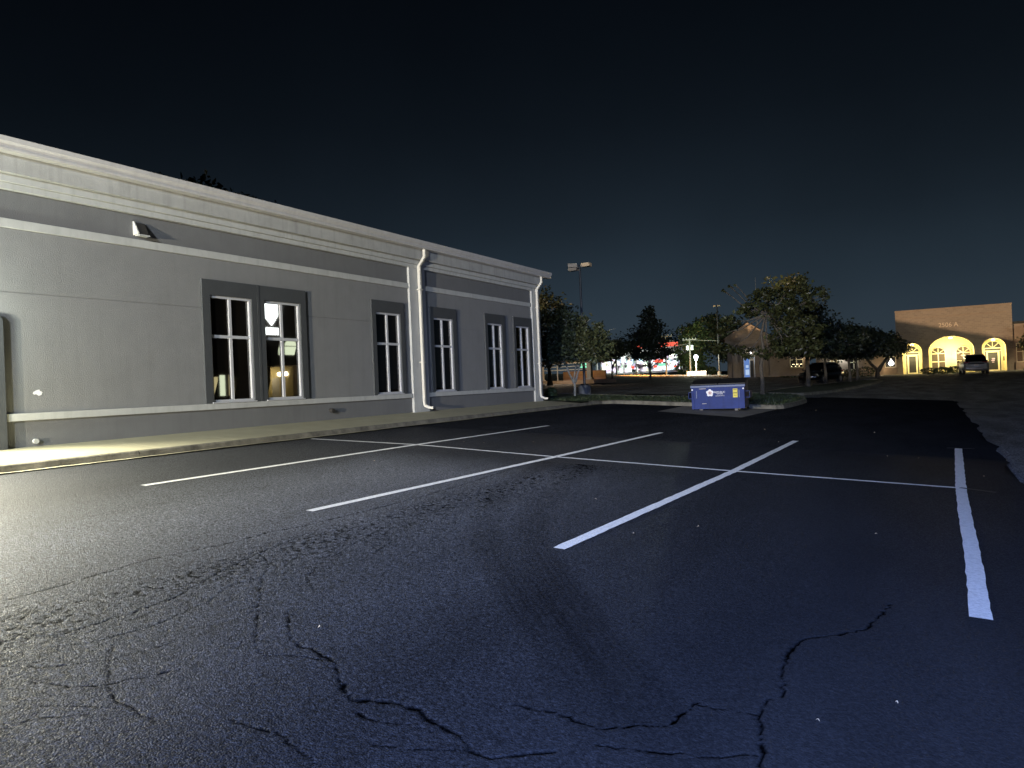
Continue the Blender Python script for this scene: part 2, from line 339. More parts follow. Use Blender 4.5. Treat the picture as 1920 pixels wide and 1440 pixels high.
# near part of the patch: fine sheet with real cracks
def px2g(px, py):
    d = fw+r2*((px-960)/FPX)-u2*((py-720)/FPX)
    t = CAM_H/(-.0556*d.x+.0015*d.y-d.z); return (d.x*t, d.y*t)
CRK = [  # crack courses surveyed on the asphalt: (width m, depth m, points)
 (.016, .03, [(545,1200),(560,1213),(585,1217),(600,1227),(622,1240),(633,1258),(637,1280),(655,1305),(658,1315),(690,1315),(745,1320),(785,1332),(800,1350),(830,1365),(860,1380),(880,1410),(920,1425),(960,1420),(1040,1412)]),
 (.010, .02, [(658,1315),(660,1335),(690,1350),(720,1357),(765,1360),(810,1375)]),
 (.010, .02, [(490,1040),(505,1060),(492,1082),(486,1130),(480,1180),(478,1215),(497,1230),(560,1233),(620,1240)]),
 (.010, .02, [(540,1150),(545,1200)]),
 (.010, .02, [(420,1350),(470,1365),(520,1375),(560,1410),(600,1440)]),
 (.012, .025, [(1425,1440),(1428,1400),(1425,1345),(1440,1315),(1470,1305),(1468,1260),(1480,1225),(1510,1200),(1560,1193),(1620,1183),(1650,1155),(1672,1135)]),
 (.007, .015, [(1310,1325),(1360,1333),(1425,1345)]),
 (.008, .015, [(960,1325),(1040,1338),(1120,1370),(1200,1362),(1250,1365),(1310,1320)]),
 (.009, .02, [(1120,1400),(1220,1412),(1330,1422),(1425,1420)]),
 (.013, .022, [(0,1130),(130,1095),(280,1050),(420,1022),(500,1000),(580,985),(660,965),(760,940),(850,915),(960,880)]),
 (.012, .022, [(0,1205),(120,1190),(250,1150),(330,1120),(400,1080),(480,1040),(580,1000)]),
 (.010, .02, [(492,1082),(430,1100),(390,1130),(300,1170),(200,1200),(100,1215)]),
 (.012, .02, [(210,1210),(205,1260),(200,1290),(225,1320),(260,1340),(290,1355)]),
 (.010, .02, [(60,1280),(130,1290),(200,1285),(300,1265),(345,1255)]),
 (.009, .018, [(0,1250),(90,1252),(205,1240),(330,1205)]), (.009, .018, [(40,1330),(110,1325),(225,1330)]),
 (.008, .016, [(590,1110),(575,1085),(600,1060),(640,1035),(700,1000)]), (.008, .016, [(700,1040),(735,1015),(720,1000)]),
 (.008, .016, [(0,1370),(60,1352),(170,1340)]), (.007, .014, [(700,1400),(760,1408),(880,1410)]),
]
step = .0105
xs = np.linspace(NX0, NX1, int((NX1-NX0)/step)+1); ys = np.linspace(NY0, NY1, int((NY1-NY0)/step)+1)
X, Y = np.meshgrid(xs, ys); dep = np.zeros_like(X); wear = np.zeros_like(X)
def segd(ax, ay, bx, by, R):
    i0, i1 = np.searchsorted(xs, [min(ax, bx)-R, max(ax, bx)+R]); j0, j1 = np.searchsorted(ys, [min(ay, by)-R, max(ay, by)+R])
    if i1 <= i0 or j1 <= j0: return None
    x = X[j0:j1, i0:i1]-ax; y = Y[j0:j1, i0:i1]-ay; dx, dy = bx-ax, by-ay; L2 = dx*dx+dy*dy+1e-9
    t = np.clip((x*dx+y*dy)/L2, 0, 1); return slice(j0, j1), slice(i0, i1), np.hypot(x-t*dx, y-t*dy), t
for w, dp, pts in CRK:
    w *= .42; dp *= .22
    g = [px2g(*p) for p in pts]; fine = [g[0]]
    for a, b in zip(g, g[1:]):
        L = math.hypot(b[0]-a[0], b[1]-a[1]); n = max(1, int(L/.035))
        for k in range(1, n+1):
            j = 0 if k == n else .011
            fine.append((a[0]+(b[0]-a[0])*k/n+random.uniform(-j, j), a[1]+(b[1]-a[1])*k/n+random.uniform(-j, j)))
    for a, b in zip(fine, fine[1:]):
        ww = w*(random.uniform(.35, 1.3) if random.random() < .8 else random.uniform(1.3, 2.4)); r = segd(*a, *b, .08)
        if r is None: continue
        dd = dp*np.clip(1.6-r[2]/ww, 0, 1); dep[r[0], r[1]] = np.maximum(dep[r[0], r[1]], dd)
        wear[r[0], r[1]] = np.minimum(wear[r[0], r[1]], -.96*np.clip(1.6-r[2]/ww, 0, 1))  # crack courses also darkened in colour, as shade inside them
# alligator cracking towards the bottom left
cell = .12; px_ = rng.random((140, 140, 2))
ci = np.floor((X-NX0)/cell).astype(int)+2; cj = np.floor((Y-NY0)/cell).astype(int)+2
F1 = np.full(X.shape, 9.); F2 = np.full(X.shape, 9.)
wx = X+.03*np.sin(Y*21)+.03*np.sin(Y*9+X*7); wy = Y+.03*np.sin(X*19)
for di in (-1, 0, 1):
    for dj in (-1, 0, 1):
        q = px_[(cj+dj) % 140, (ci+di) % 140]
        d = np.hypot(wx-(NX0+(ci-2+di+q[..., 0])*cell), wy-(NY0+(cj-2+dj+q[..., 1])*cell))
        F2 = np.where(d < F1, F1, np.minimum(F2, d)); F1 = np.minimum(F1, d)
edge = F2-F1
lowf = np.sin(X*1.7+Y*.6)+np.sin(Y*2.3-X*.9)+.7*np.sin(X*4.1+Y*3.3)
la = np.array(px2g(0, 1140)); lb = np.array(px2g(580, 990)); nrm = np.array([-(lb-la)[1], (lb-la)[0]]); nrm /= np.linalg.norm(nrm)
sd = (X-la[0])*nrm[0]+(Y-la[1])*nrm[1]            # >0 beyond the long crack
reg = np.clip((-sd+.05)/.3, 0, 1)*np.clip((-X-3.4)/1.3, 0, 1)
jit = .35+.65*np.sin(X*61+3*np.sin(Y*47))*np.sin(Y*73+2*np.sin(X*39)); ac = reg*np.clip(1.3-edge/.013, 0, 1)*np.clip(.45+.55*lowf+.55*jit, 0, 1); dep += .004*ac; wear = np.minimum(wear, -.80*ac)  # gaps sunk slightly, their shade painted in as darker colour
# loose worn surface in the cracked area
rough_n = rng.normal(0, 1, X.shape); dep += reg*.0009*rough_n
# pits where stones have ravelled out of the worn surface, their shade put into the colour
def smooth_noise(sc):
    g = rng.random((int(9.2/sc)+4, int(9.7/sc)+4)); u = (X-NX0)/sc; v = (Y-NY0)/sc; i = u.astype(int); j = v.astype(int); a = u-i; b = v-j
    a = a*a*(3-2*a); b = b*b*(3-2*b)
    return (g[j, i]*(1-a)+g[j, i+1]*a)*(1-b)+(g[j+1, i]*(1-a)+g[j+1, i+1]*a)*b
pn = .6*smooth_noise(.030)+.4*smooth_noise(.016); worn = np.clip((-X-1.4)/3, 0, 1)*np.clip((-sd+.5)/.8, .25, 1)
pit = worn*np.clip((.44-pn)/.09, 0, 1); dep += .003*pit; wear = np.minimum(wear, 1.5-2.4*pit)*1.0; wear = np.where(pit > .05, np.minimum(wear, -.75*pit+.25), wear)
wear += np.clip((-X-2.2)/4, 0, 1)*2.5*np.clip(1+wear, 0, 1)*np.clip(np.minimum(X-NX0, NY1-Y)/1.8, 0, 1)     # sealer worn thin, paler stone showing; colour raised further in place of light
# scuffs where tyres turned
for path in ([(-5.4,12.6),(-5.03,9.79),(-4.42,7.47),(-3.63,5.78),(-2.91,4.81),(-2.25,4.04),(-1.67,3.4),(-.95,2.5),(-.5,1.8)], [(-4.5,10.4),(-4.05,8.62),(-3.51,6.56),(-2.92,5.38),(-2.29,4.54),(-1.67,3.74),(-.9,2.8),(-.4,2.1)]):
    best = np.full(X.shape, 9.)
    for a, b in zip(path, path[1:]):
        dx, dy = b[0]-a[0], b[1]-a[1]; t = np.clip(((X-a[0])*dx+(Y-a[1])*dy)/(dx*dx+dy*dy), 0, 1)
        best = np.minimum(best, np.hypot(X-a[0]-t*dx, Y-a[1]-t*dy))
    wear -= .44*np.clip(1.3-(best/.17)**2, 0, 1)*(.78+.22*np.sin(best*140))*np.clip((Y-2.0)/2.2, 0, 1)
# faint chalk guide line between the near ends of the bays
a = px2g(268, 912); b = px2g(1150, 1047); dx, dy = b[0]-a[0], b[1]-a[1]; t = ((X-a[0])*dx+(Y-a[1])*dy)/(dx*dx+dy*dy)
dl = np.abs((X-a[0])*dy-(Y-a[1])*dx)/math.hypot(dx, dy)
wear += .9*np.clip(1-dl/.02, 0, 1)*((t > 0) & (t < 1))*np.clip(.3+.6*np.sin(t*37)+.4*np.sin(t*90), 0, 1)
dep *= np.clip(np.minimum.reduce([X-NX0, NX1-X, NY1-Y])/.25, 0, 1)
Z = terr(X, Y)+.006-dep
V = np.stack([X, Y, Z], -1).reshape(-1, 3); nx, ny = len(xs), len(ys)
ii = (np.arange(ny-1)[:, None]*nx+np.arange(nx-1)[None]).ravel()
Fq = np.stack([ii, ii+1, ii+nx+1, ii+nx], -1).astype(np.int32)
me = bpy.data.meshes.new('cracked_asphalt'); me.vertices.add(len(V)); me.vertices.foreach_set('co', V.ravel().astype(np.float32))
me.loops.add(Fq.size); me.loops.foreach_set('vertex_index', Fq.ravel()); me.polygons.add(len(Fq))
me.polygons.foreach_set('loop_start', np.arange(0, Fq.size, 4, dtype=np.int32)); me.update(calc_edges=True); me.validate()
at = me.attributes.new('wear', 'FLOAT', 'POINT'); at.data.foreach_set('value', wear.ravel().astype(np.float32))
me.polygons.foreach_set('use_smooth', [True]*len(me.polygons)); me.materials.append(MAT['seal'])
na = bpy.data.objects.new('cracked_asphalt', me); C.objects.link(na); struct(na)

# painted bay lines
def pline(pts, w, name='parking_line', mat='line', h=.012):
    mb = MB(); n = 0; rows = []
    for a, b in zip(pts, pts[1:]):
        L = math.hypot(b[0]-a[0], b[1]-a[1]); k = max(1, int(L/.12)); d = ((b[0]-a[0])/L, (b[1]-a[1])/L)
        for i in range(k+(b == pts[-1])):
            x, y = a[0]+(b[0]-a[0])*i/k, a[1]+(b[1]-a[1])*i/k; rows.append((x, y, d))
    for x, y, d in rows:
        l, r = w/2+random.uniform(-.005, .005), w/2+random.uniform(-.005, .005)
        for s in (l, -r):
            X_, Y_ = x-d[1]*s, y+d[0]*s; mb.v.append((X_, Y_, T(X_, Y_)+h))
    for i in range(len(rows)-1): mb.f.append((2*i, 2*i+1, 2*i+3, 2*i+2))
    return struct(mb.build(name, MAT[mat]))
G = lambda *p: px2g(*p)
pline([G(268, 912), G(780, 835), G(1028, 799)], .10)
pline([G(580, 960), G(1040, 858), G(1240, 812)], .105)
pline([G(1048, 1031), G(1375, 885), G(1492, 827.5)], .11)
pline([G(1840, 1163), G(1822, 1030), G(1808, 960), G(1802, 917), G(1797, 842)], .115)
pline([G(584, 824), G(780, 835), G(1040, 858), G(1375, 885), G(1800, 917)], .085, h=.015)
pline([G(1776, 841), G(1827, 842.5)], .03, mat='oldline'); pline([G(1800, 917), G(1868, 926)], .07, mat='black', h=.018)
for a, b in (((1872, 866), (1990, 872)), ((1893, 926), (1990, 940)), ((1850, 812), (1990, 818)), ((1845, 800), (1960, 803))): pline([G(*a), G(*b)], .09, mat='oldline', h=.004)
# specks of leaf litter on the asphalt
mb = MB()
for p in ((1434, 806), (1664, 857), (1723, 861), (1643, 1004), (1682, 1323), (1534, 1357), (1117, 938), (907, 832), (1640, 812), (1188, 1003), (1530, 770), (702, 866), (1845, 895), (1460, 830), (1310, 990), (600, 1180), (870, 830), (1000, 830)):
    g = G(*p); z = T(*g)+.012; s = random.uniform(.006, .012)*(1+math.hypot(*g)/14); a = random.uniform(0, 3)
    c_, s_ = math.cos(a)*s, math.sin(a)*s
    mb.add([(g[0]+c_, g[1]+s_, z), (g[0]-s_*.5, g[1]+c_*.5, z+.012), (g[0]-c_, g[1]-s_, z), (g[0]+s_*.5, g[1]-c_*.5, z+.008)], [(0, 1, 2, 3)])
tag(mb.build('leaf_litter', MAT['tan_metal']), kind='stuff', label='scattered pale leaf scraps lying on the asphalt', cat='litter')

# sidewalk, kerbs, islands
def gz(x, y): return T(x, y)
def ribbon(name, prof, path, mat, h0=0, jit=0, closed=False):
    """prof: list of (offset to the left of the path, height); swept along path on the terrain"""
    mb = MB(); n = len(prof); m = len(path)
    for i, (x, y) in enumerate(path):
        a = path[max(i-1, 0)] if not closed else path[i-1]; b = path[min(i+1, m-1)] if not closed else path[(i+1) % m]
        L = math.hypot(b[0]-a[0], b[1]-a[1]); d = ((b[0]-a[0])/L, (b[1]-a[1])/L); z = gz(x, y)
        for o, hh in prof: mb.v.append((x-d[1]*(o+random.uniform(-jit, jit)), y+d[0]*o, z+hh+random.uniform(-jit, jit)*.5))
    for i in range(m if closed else m-1):
        for j in range(n-1):
            a = i*n+j; b = ((i+1) % m)*n+j; mb.f.append((a, b, b+1, a+1))
    return struct(mb.build(name, MAT[mat]))
sw = MB()
ysw = np.arange(-12, 24.61, 1.5)
for a, b in zip(ysw, ysw[1:]):
    q = [(-12.3, a+.004), (-10.757, a+.004), (-10.757, b-.004), (-12.3, b-.004)]
    sw.add([(x, y, T(-12.2, y)+.15-(x+12.2)*(T(-12.2, y)-T(-10.7, y)+.045)/1.5) for x, y in q]+[(x, y, T(-11.6, y)-.05) for x, y in q], [(0, 1, 2, 3), (0, 4, 5, 1), (2, 6, 7, 3), (1, 5, 6, 2), (3, 7, 4, 0)])
struct(sw.build('sidewalk', MAT['concrete']))
for i, (a, b) in enumerate(zip(np.arange(-10.6, 25, 2.95), np.arange(-10.6, 25, 2.95)[1:])):
    ribbon('kerb', [(-.005, .0), (.006, .07), (.016, .092), (.03, .102), (.062, .108), (.065, 0)], [(-10.69, y) for y in np.linspace(a+.006, b-.006, 12)], 'kerbm', jit=.004)
ribbon('gutter_strip', [(-.10, .010), (.02, .012)], [(-10.69+.02*math.sin(y*1.3)+random.uniform(-.012, .012), y) for y in np.arange(-10, 26, .3)], 'concrete', jit=.006)
isl = [(-10.69, 24.9), (-10.6, 25.6), (-10.2, 25.98), (-9.5, 26.05), (-8, 26.05), (-6.5, 26.05), (-5.0, 26.02), (-4.5, 26.15), (-4.3, 26.5), (-4.22, 28), (-4.2, 30), (-4.22, 31.5), (-4.6, 33.8), (-5.2, 36.2), (-5.9, 37.1), (-7.0, 37.2), (-7.8, 36.4), (-8.2, 34), (-8.4, 32), (-9.3, 31.2), (-11, 30.6), (-13.5, 30.4), (-18, 30.2)]
ribbon('island_kerb', [(-.005, 0), (.008, .1), (.03, .138), (.06, .148), (.16, .150), (.165, .02)], isl, 'kerbm', jit=.004)
def poly_fill(name, pts, h, mat, grid=.5):
    mb = MB(); mb.add([(x, y, gz(x, y)+h) for x, y in pts], [tuple(range(len(pts)))]); o = mb.build(name, MAT[mat])
    bm = bmesh.new(); bm.from_mesh(o.data); bmesh.ops.triangulate(bm, faces=bm.faces[:]); bmesh.ops.recalc_face_normals(bm, faces=bm.faces[:]); bm.to_mesh(o.data); bm.free(); return o
tag(poly_fill('grass', [(x, y) for x, y in isl[2:]]+[(-18, 24.2), (-12.0, 24.2), (-10.95, 24.6)], .13, 'grass'), 'short mown grass on the kerbed island behind the dumpster', 'grass', kind='stuff')
isl2 = [(-7.4, 39.0), (-6.9, 38.1), (-6.0, 37.9), (-5.3, 38.6), (-4.8, 41), (-4.3, 44), (-3.7, 50), (-3.1, 57), (-2.9, 61.5), (-3.3, 64), (-4.3, 64.5), (-5.1, 63), (-5.9, 57), (-6.9, 50), (-7.4, 44)]
ribbon('island_kerb', [(-.005, 0), (.008, .1), (.04, .14), (.16, .150), (.165, .02)], isl2, 'kerbm', jit=.004, closed=True)
tag(poly_fill('grass', isl2, .12, 'grass'), 'dull grass strip under the row of shade trees', 'grass', kind='stuff')
# short blades standing on the near island
gb = MB()
def inpoly(x, y, P):
    c = False
    for (x1, y1), (x2, y2) in zip(P, P[1:]+P[:1]):
        if (y1 > y) != (y2 > y) and x < (x2-x1)*(y-y1)/(y2-y1)+x1: c = not c
    return c
full = isl[2:]+[(-18, 24.2), (-12.0, 24.2), (-10.95, 24.6)]
k = 0
while k < 7000:
    x, y = random.uniform(-13, -4.3), random.uniform(24.4, 37)
    if not inpoly(x, y, full): continue
    k += 1; a = random.uniform(0, PI); hh = random.uniform(.03, .08); w = .012; z = T(x, y)+.125; lx, ly = random.uniform(-.03, .03), random.uniform(-.03, .03)
    gb.add([(x-math.cos(a)*w, y-math.sin(a)*w, z), (x+math.cos(a)*w, y+math.sin(a)*w, z), (x+lx, y+ly, z+hh)], [(0, 1, 2)])
tag(gb.build('grass_blades', MAT['hedge']), 'blades of short grass standing on the near island', 'grass', kind='stuff')
pd = poly_fill('concrete_pad', [(-7.45, 22.5), (-4.6, 21.25), (-4.42, 25.9), (-7.6, 26.0)], .014, 'pad'); struct(pd)
sheet('street', np.arange(-100, 31, 5.), np.arange(95, 123, 4.), .004, MAT['old'])
sheet('roadside_verge', np.arange(-100, -19, 4.), np.arange(119.5, 131, 2.), .02, MAT['verge'])

# ------------------------------------------------------------------ the grey office building on the left
WX = -12.2; base = .70
B = root('office_building', (WX, 14, base), 'long grey stucco office building with white trim and white gutter along the kerb', 'building')
YE = 23.75
WIN = [(9.67, 10.70), (11.03, 12.06), (14.65, 15.66), (17.17, 18.15), (20.13, 21.06), (21.98, 22.95)]
ZB, ZT = 1.37, 3.50
# wall with real openings, face at WX, split in courses by a groove at z 3.24
mb = MB()
ycuts = [-2]+[c for w in WIN for c in w]+[YE]
def wallrow(z0, z1, holes):
    if not holes: mb.box(WX-.25, WX, -2, YE, z0, z1); return
    for i in range(0, len(ycuts)-1, 2): mb.box(WX-.25, WX, ycuts[i], ycuts[i+1], z0, z1)
wallrow(ZB, 3.228, True); wallrow(3.243, ZT, True); wallrow(ZT, 4.29, False)
mb.box(WX-.25, WX-.012, -2, 9.5, 3.228, 3.243)
for i in range(2, len(ycuts)-1, 2): mb.box(WX-.25, WX-.012, ycuts[i], ycuts[i+1], 3.228, 3.243)
mb.box(-30, WX-.25, YE-.25, YE-.001, base, 5.3); mb.box(-30, -29.7, -2, YE-.25, base, 5.3); mb.box(-29.7, WX-.25, -2, -1.8, base, 5.3)
mb.build('wall', MAT['stucco'], B)
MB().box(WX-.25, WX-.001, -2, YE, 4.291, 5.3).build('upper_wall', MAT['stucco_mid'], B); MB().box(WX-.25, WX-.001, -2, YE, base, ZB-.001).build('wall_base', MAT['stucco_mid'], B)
MB().box(-29.6, WX-1.4, -1.7, YE-.3, base+.02, base+.1).box(WX-1.5, WX-1.4, -1.7, YE-.3, base+.1, 4.5).build('interior', MAT['blind'], B)
def band(name, z0, z1, off, mat, y0=-2, y1=YE, brk=()):
    m_ = MB(); c = [y0]+[v for b in brk for v in b]+[y1]
    for i in range(0, len(c), 2):
        if c[i+1]-c[i] > .01: m_.bbox(WX+.001, WX+off, c[i], c[i+1], z0, z1, .006)
    return m_.build(name, MAT[mat], B)
PIL = [(16.08, 16.80), (23.20, YE+.04)]
band('belt_course', 4.22, 4.36, .045, 'trim', brk=PIL[:1], y1=PIL[1][0])
SUR = [(9.50, 12.23), (14.50, 15.82), (17.02, 18.34), (19.98, 21.24), (21.84, 23.15)]
band('sill_course', 1.25, 1.365, .055, 'trim', y0=5.95, brk=PIL[:1], y1=PIL[1][0])
m_ = MB().bbox(WX+.001, WX+.085, -2, PIL[1][0], 4.80, 4.90, .008).bbox(WX+.001, WX+.13, -2, YE+.02, 4.90, 5.02, .008)
m_.build('cornice', MAT['trim'], B)
MB().bbox(WX+.001, WX+.23, -2, YE+.06, 5.02, 5.30, .006).build('frieze', MAT['frieze'], B)
g = [(WX+.2, 5.30), (WX+.40, 5.30), (WX+.405, 5.33), (WX+.385, 5.37), (WX+.43, 5.43), (WX+.435, 5.50), (WX+.41, 5.50), (WX+.40, 5.44), (WX+.36, 5.36), (WX+.2, 5.36)]
MB().prism(g, -2, YE+.42, 'y').box(-30.3, WX+.19, YE+.05, YE+.25, 5.302, 5.49).build('gutter', MAT['gutter'], B)
# hipped shingle roof
rf = MB().add([(WX+.38, -2.3, 5.46), (WX+.38, YE+.38, 5.46), (-30.4, YE+.38, 5.46), (-30.4, -2.3, 5.46), (-21.2, YE-9, 8.3), (-21.2, 6, 8.3)],
              [(0, 1, 4, 5), (1, 2, 4), (2, 3, 5, 4), (3, 0, 5), (3, 2, 1, 0)])
rf.build('roof', MAT['shingle'], B)
for y0, y1 in PIL:
    p = MB().bbox(WX+.001, WX+.07, y0, y1, base, 4.90 if y0 < 20 else 4.90, .008)
    if y0 > 20: p.bbox(WX-.8, WX-.001, YE, YE+.06, base, 4.9, .008)
    p.build('pilaster', MAT['trim'], B)
for yc in (16.47, 23.50):
    d_ = MB().tube([(WX+.33, yc, 5.32), (WX+.33, yc, 5.10), (WX+.13, yc, 4.86), (WX+.13, yc, base+.42), (WX+.15, yc, base+.32), (WX+.26, yc+.05, base+.26), (WX+.36, yc+.08, base+.25)], .047, 4, square=True)
    ds = d_.build('downspout', MAT['downpipe'], B)
    for z in (4.2, 2.2): MB().box(WX+.071, WX+.185, yc-.075, yc+.075, z, z+.03).build('strap', MAT['downpipe'], ds)
# dark raised surrounds; the first frames a pair of windows
for k, (y0, y1) in enumerate(SUR):
    ws = WIN[:2] if k == 0 else [WIN[k+1]]
    m_ = MB().box(WX+.001, WX+.05, y0, y1, ZT, 3.80)
    cuts = [y0]+[c for w in ws for c in w]+[y1]
    for i in range(0, len(cuts), 2): m_.box(WX+.001, WX+.05, cuts[i], cuts[i+1], 1.366, ZT)
    if k == 0: m_.box(WX+.051, WX+.056, 10.84, 10.90, 1.366, 3.80)
    m_.build('window_surround', MAT['stucco_dark'], B)
for k, (y0, y1) in enumerate(WIN):
    f = MB(); xg = WX-.05; fr = .045
    f.box(xg, xg+.06, y0+.001, y0+fr, ZB+.02, ZT-.001).box(xg, xg+.06, y1-fr, y1-.001, ZB+.02, ZT-.001)
    f.box(xg, xg+.06, y0+fr, y1-fr, ZT-.05, ZT-.001).box(xg, xg+.06, y0+fr, y1-fr, ZB+.02, ZB+.065)
    zc = 2.69; yc = (y0+y1)/2
    f.box(xg, xg+.045, yc-.03, yc+.03, ZB+.065, ZT-.05).box(xg, xg+.046, y0+fr, yc-.03, zc-.03, zc+.03).box(xg, xg+.046, yc+.03, y1-fr, zc-.03, zc+.03)
    w = f.build('window', MAT['white_metal'], B)
    MB().bbox(WX-.05, WX+.075, y0-.03, y1+.03, ZB-.045+.042, ZB+.019, .006).build('sill', MAT['white_metal'], w)
    pane = MB()
    for n_, (a, b, c, d) in enumerate(((y0+fr, yc-.03, ZB+.065, zc-.03), (yc+.03, y1-fr, ZB+.065, zc-.03), (y0+fr, yc-.03, zc+.03, ZT-.05), (yc+.03, y1-fr, zc+.03, ZT-.05))):
        t1, t2 = random.uniform(-.002, .002), random.uniform(-.002, .002)
        pane.add([(xg+.012+t1, a, c), (xg+.012, b, c), (xg+.012+t2, b, d), (xg+.012, a, d)], [(0, 1, 2, 3)])
    pane.build('glass_pane', MAT['glass'], w)
    MB().box(WX-.22, WX-.21, y0-.2, y1+.2, 2.4, ZT+.1).build('blind', MAT['blind'], w)
# unlit wall lamp under the cornice, pipe stubs, patch of filler, edge of a door surround
wl = MB().prism([(WX+.001, 4.44), (WX+.13, 4.44), (WX+.14, 4.46), (WX+.03, 4.66), (WX+.001, 4.66)], 8.175, 8.36, 'y')
wlo = wl.build('wall_lamp', MAT['grey_metal'], B)
MB().prism([(WX+.001, 4.43), (WX+.15, 4.43), (WX+.155, 4.46), (WX+.03, 4.68), (WX+.001, 4.68)], 8.15, 8.172, 'y').build('side_plate', MAT['trim'], wlo)
MB().box(WX+.02, WX+.155, 8.175, 8.375, 4.415, 4.437).build('lower_lip', MAT['trim'], wlo)
MB().tube([(WX-.02, 6.36, .92), (WX+.05, 6.36, .92)], .04, 12).build('pipe_stub', MAT['trim'], B)
MB().tube([(WX-.02, 12.93, 1.07), (WX+.10, 12.93, 1.06)], .05, 12).build('pipe_stub', MAT['grey_metal'], B)
pm = MB(); ring = []
for i in range(22):
    t = 2*PI*i/22; ring.append((WX+.004, 6.43+.085*math.cos(t)*random.uniform(.6, 1.1), 1.68+.045*math.sin(t)*random.uniform(.5, 1.2)))
pm.add(ring, [tuple(range(22))]); pm.build('filler_patch', MAT['white'], B)
MB().prism([(5.0, base), (5.93, base), (5.93, 2.80), (5.86, 2.88), (5.0, 2.95)], WX+.001, WX+.08, 'x').box(WX+.001, WX+.1, 4.4, 4.99, base, 3.2).build('door_surround', MAT['stucco_dark'], B)

# ------------------------------------------------------------------ lamps that light the lot
def work_light(loc, aim, key, label, angle, size):  # the tripods are added; they carry lamps that stand out of view
    z = T(loc[0], loc[1]); r = root('work_light', (loc[0], loc[1], z), label, 'work light', 'work lights of the line painting crew')
    a = Vector(aim)-Vector(loc); a.z = 0; a.normalize(); s = a.cross(Vector((0, 0, 1)))
    MB().tube([(loc[0], loc[1], z+.35), (loc[0], loc[1], loc[2]-.12)], .018, 8).build('mast', MAT['grey_metal'], r)
    for k in range(3):
        t = 2*PI*k/3+.4; MB().tube([(loc[0], loc[1], z+.5), (loc[0]+.35*math.cos(t), loc[1]+.35*math.sin(t), z+.02)], .012, 6).build('leg', MAT['grey_metal'], r)
    c = Vector(loc)-a*.10; mb = MB()
    P = [c+s*.15, c-s*.15, c-s*.15+a*.06, c+s*.15+a*.06]
    mb.add([(p.x, p.y, loc[2]-.11) for p in P]+[(p.x, p.y, loc[2]+.11) for p in P], [(3, 2, 1, 0), (4, 5, 6, 7), (0, 1, 5, 4), (1, 2, 6, 5), (2, 3, 7, 6), (3, 0, 4, 7)])
    mb.build('lamp_head', MAT['yellow'], r)
    q = c+a*.062; mb = MB().add([(q+s*x).to_tuple()[:2]+(loc[2]+zz,) for x, zz in ((-.13, -.09), (.13, -.09), (.13, .09), (-.13, .09))], [(0, 1, 2, 3)])
    mb.build('lens', MAT['e_warm'], r)
    light('work_lamp', 'SPOT', Vector(loc)+a*.02, LP[key][0], LP[key][1], r, size, aim, angle, .95 if key == 'led' else .6)
work_light((-6.2, -16.0, 1.9), (-12.0, 14.0, 2.6), 'work_far', 'yellow tripod work light behind the office at the far end of the lot', 38, .12)
work_light((.9, -5.0, 2.9), (-.4, 11.0, .0), 'led', 'yellow tripod work light with a blue white lamp behind the photographer', 70, .15)  # blue lamp added to tint the right-hand asphalt and bay lines
# sconce beside the office door, just left of the picture
sc_ = MB().bbox(WX+.101, WX+.16, 4.62, 4.82, 2.45, 2.85, .01).build('sconce', MAT['grey_metal'], B)
MB().lathe((WX+.25, 4.72, 2.5), [(.05, 0), (.07, .05), (.07, .22), (.04, .27)], 12).build('sconce_glass', MAT['e_warm'], sc_)
light('sconce_light', 'SPOT', (WX+.36, 4.72, 2.62), LP['sconce'][0], LP['sconce'][1], B, .07, (-9.2, 5.2, .5), 128, .5)
light('sconce_glow', 'POINT', (WX+.50, 4.75, 2.75), LP['glow'][0], LP['glow'][1], B, .10)
def pole_light(x, y, H, label, heads, lit=None, base_h=.5, mat='tan_metal', pr=.07, basemat='pad'):
    z = T(x, y); r = root('lamp_post', (x, y, z-.02), label, 'lamp post', 'parking lot lamp posts')
    MB().lathe((x, y, z-.02), [(.30, 0), (.30, base_h-.06), (.26, base_h)], 16).build('footing', MAT[basemat], r)
    MB().tube([(x, y, z+base_h), (x, y, z+H)], (pr, pr*.7), 8).box(x-.14, x+.14, y-.14, y+.14, z+base_h-.02, z+base_h+.03).build('pole', MAT['grey_metal'], r)
    for a, dz in heads:
        ca, sa = math.cos(a), math.sin(a); mb = MB()
        def q(u, v, w): return (x+ca*u-sa*v, y+sa*u+ca*v, z+H+w+dz)
        mb.add([q(u, v, w) for u, v, w in ((.12, -.16, -.06), (.56, -.16, -.06), (.56, .16, -.06), (.12, .16, -.06), (.13, -.15, .11), (.55, -.15, .11), (.55, .15, .11), (.13, .15, .11))],
               [(0, 3, 2, 1), (4, 5, 6, 7), (0, 1, 5, 4), (1, 2, 6, 5), (2, 3, 7, 6), (3, 0, 4, 7)])
        h = mb.build('lamp_head', MAT[mat], r)
        MB().add([q(u, v, -.065) for u, v in ((.17, -.12), (.51, -.12), (.51, .12), (.17, .12))], [(0, 1, 2, 3)]).build('lens', MAT['black'] if not lit else MAT['e_cool'], h)
        MB().tube([q(0, 0, .03), q(.2, 0, .03)], .03, 6).build('arm', MAT['grey_metal'], r)
    return r, z
pole_light(-14.28, 32.4, 6.15, 'tall unlit lamp post with three tan box heads behind the small tree', [(PI, -.10), (PI*1.13, .05), (0, .03)])
pole_light(-27.9, 115, 10.7, 'far unlit lamp post with two low heads above the trees', [(PI*.9, 0), (-.1, 0)], pr=.13, base_h=.6)
r, z = pole_light(-1.5, -13.5, 7.6, 'lit lamp post with a cool white head behind the photographer', [(PI*.55, 0)], lit=True)
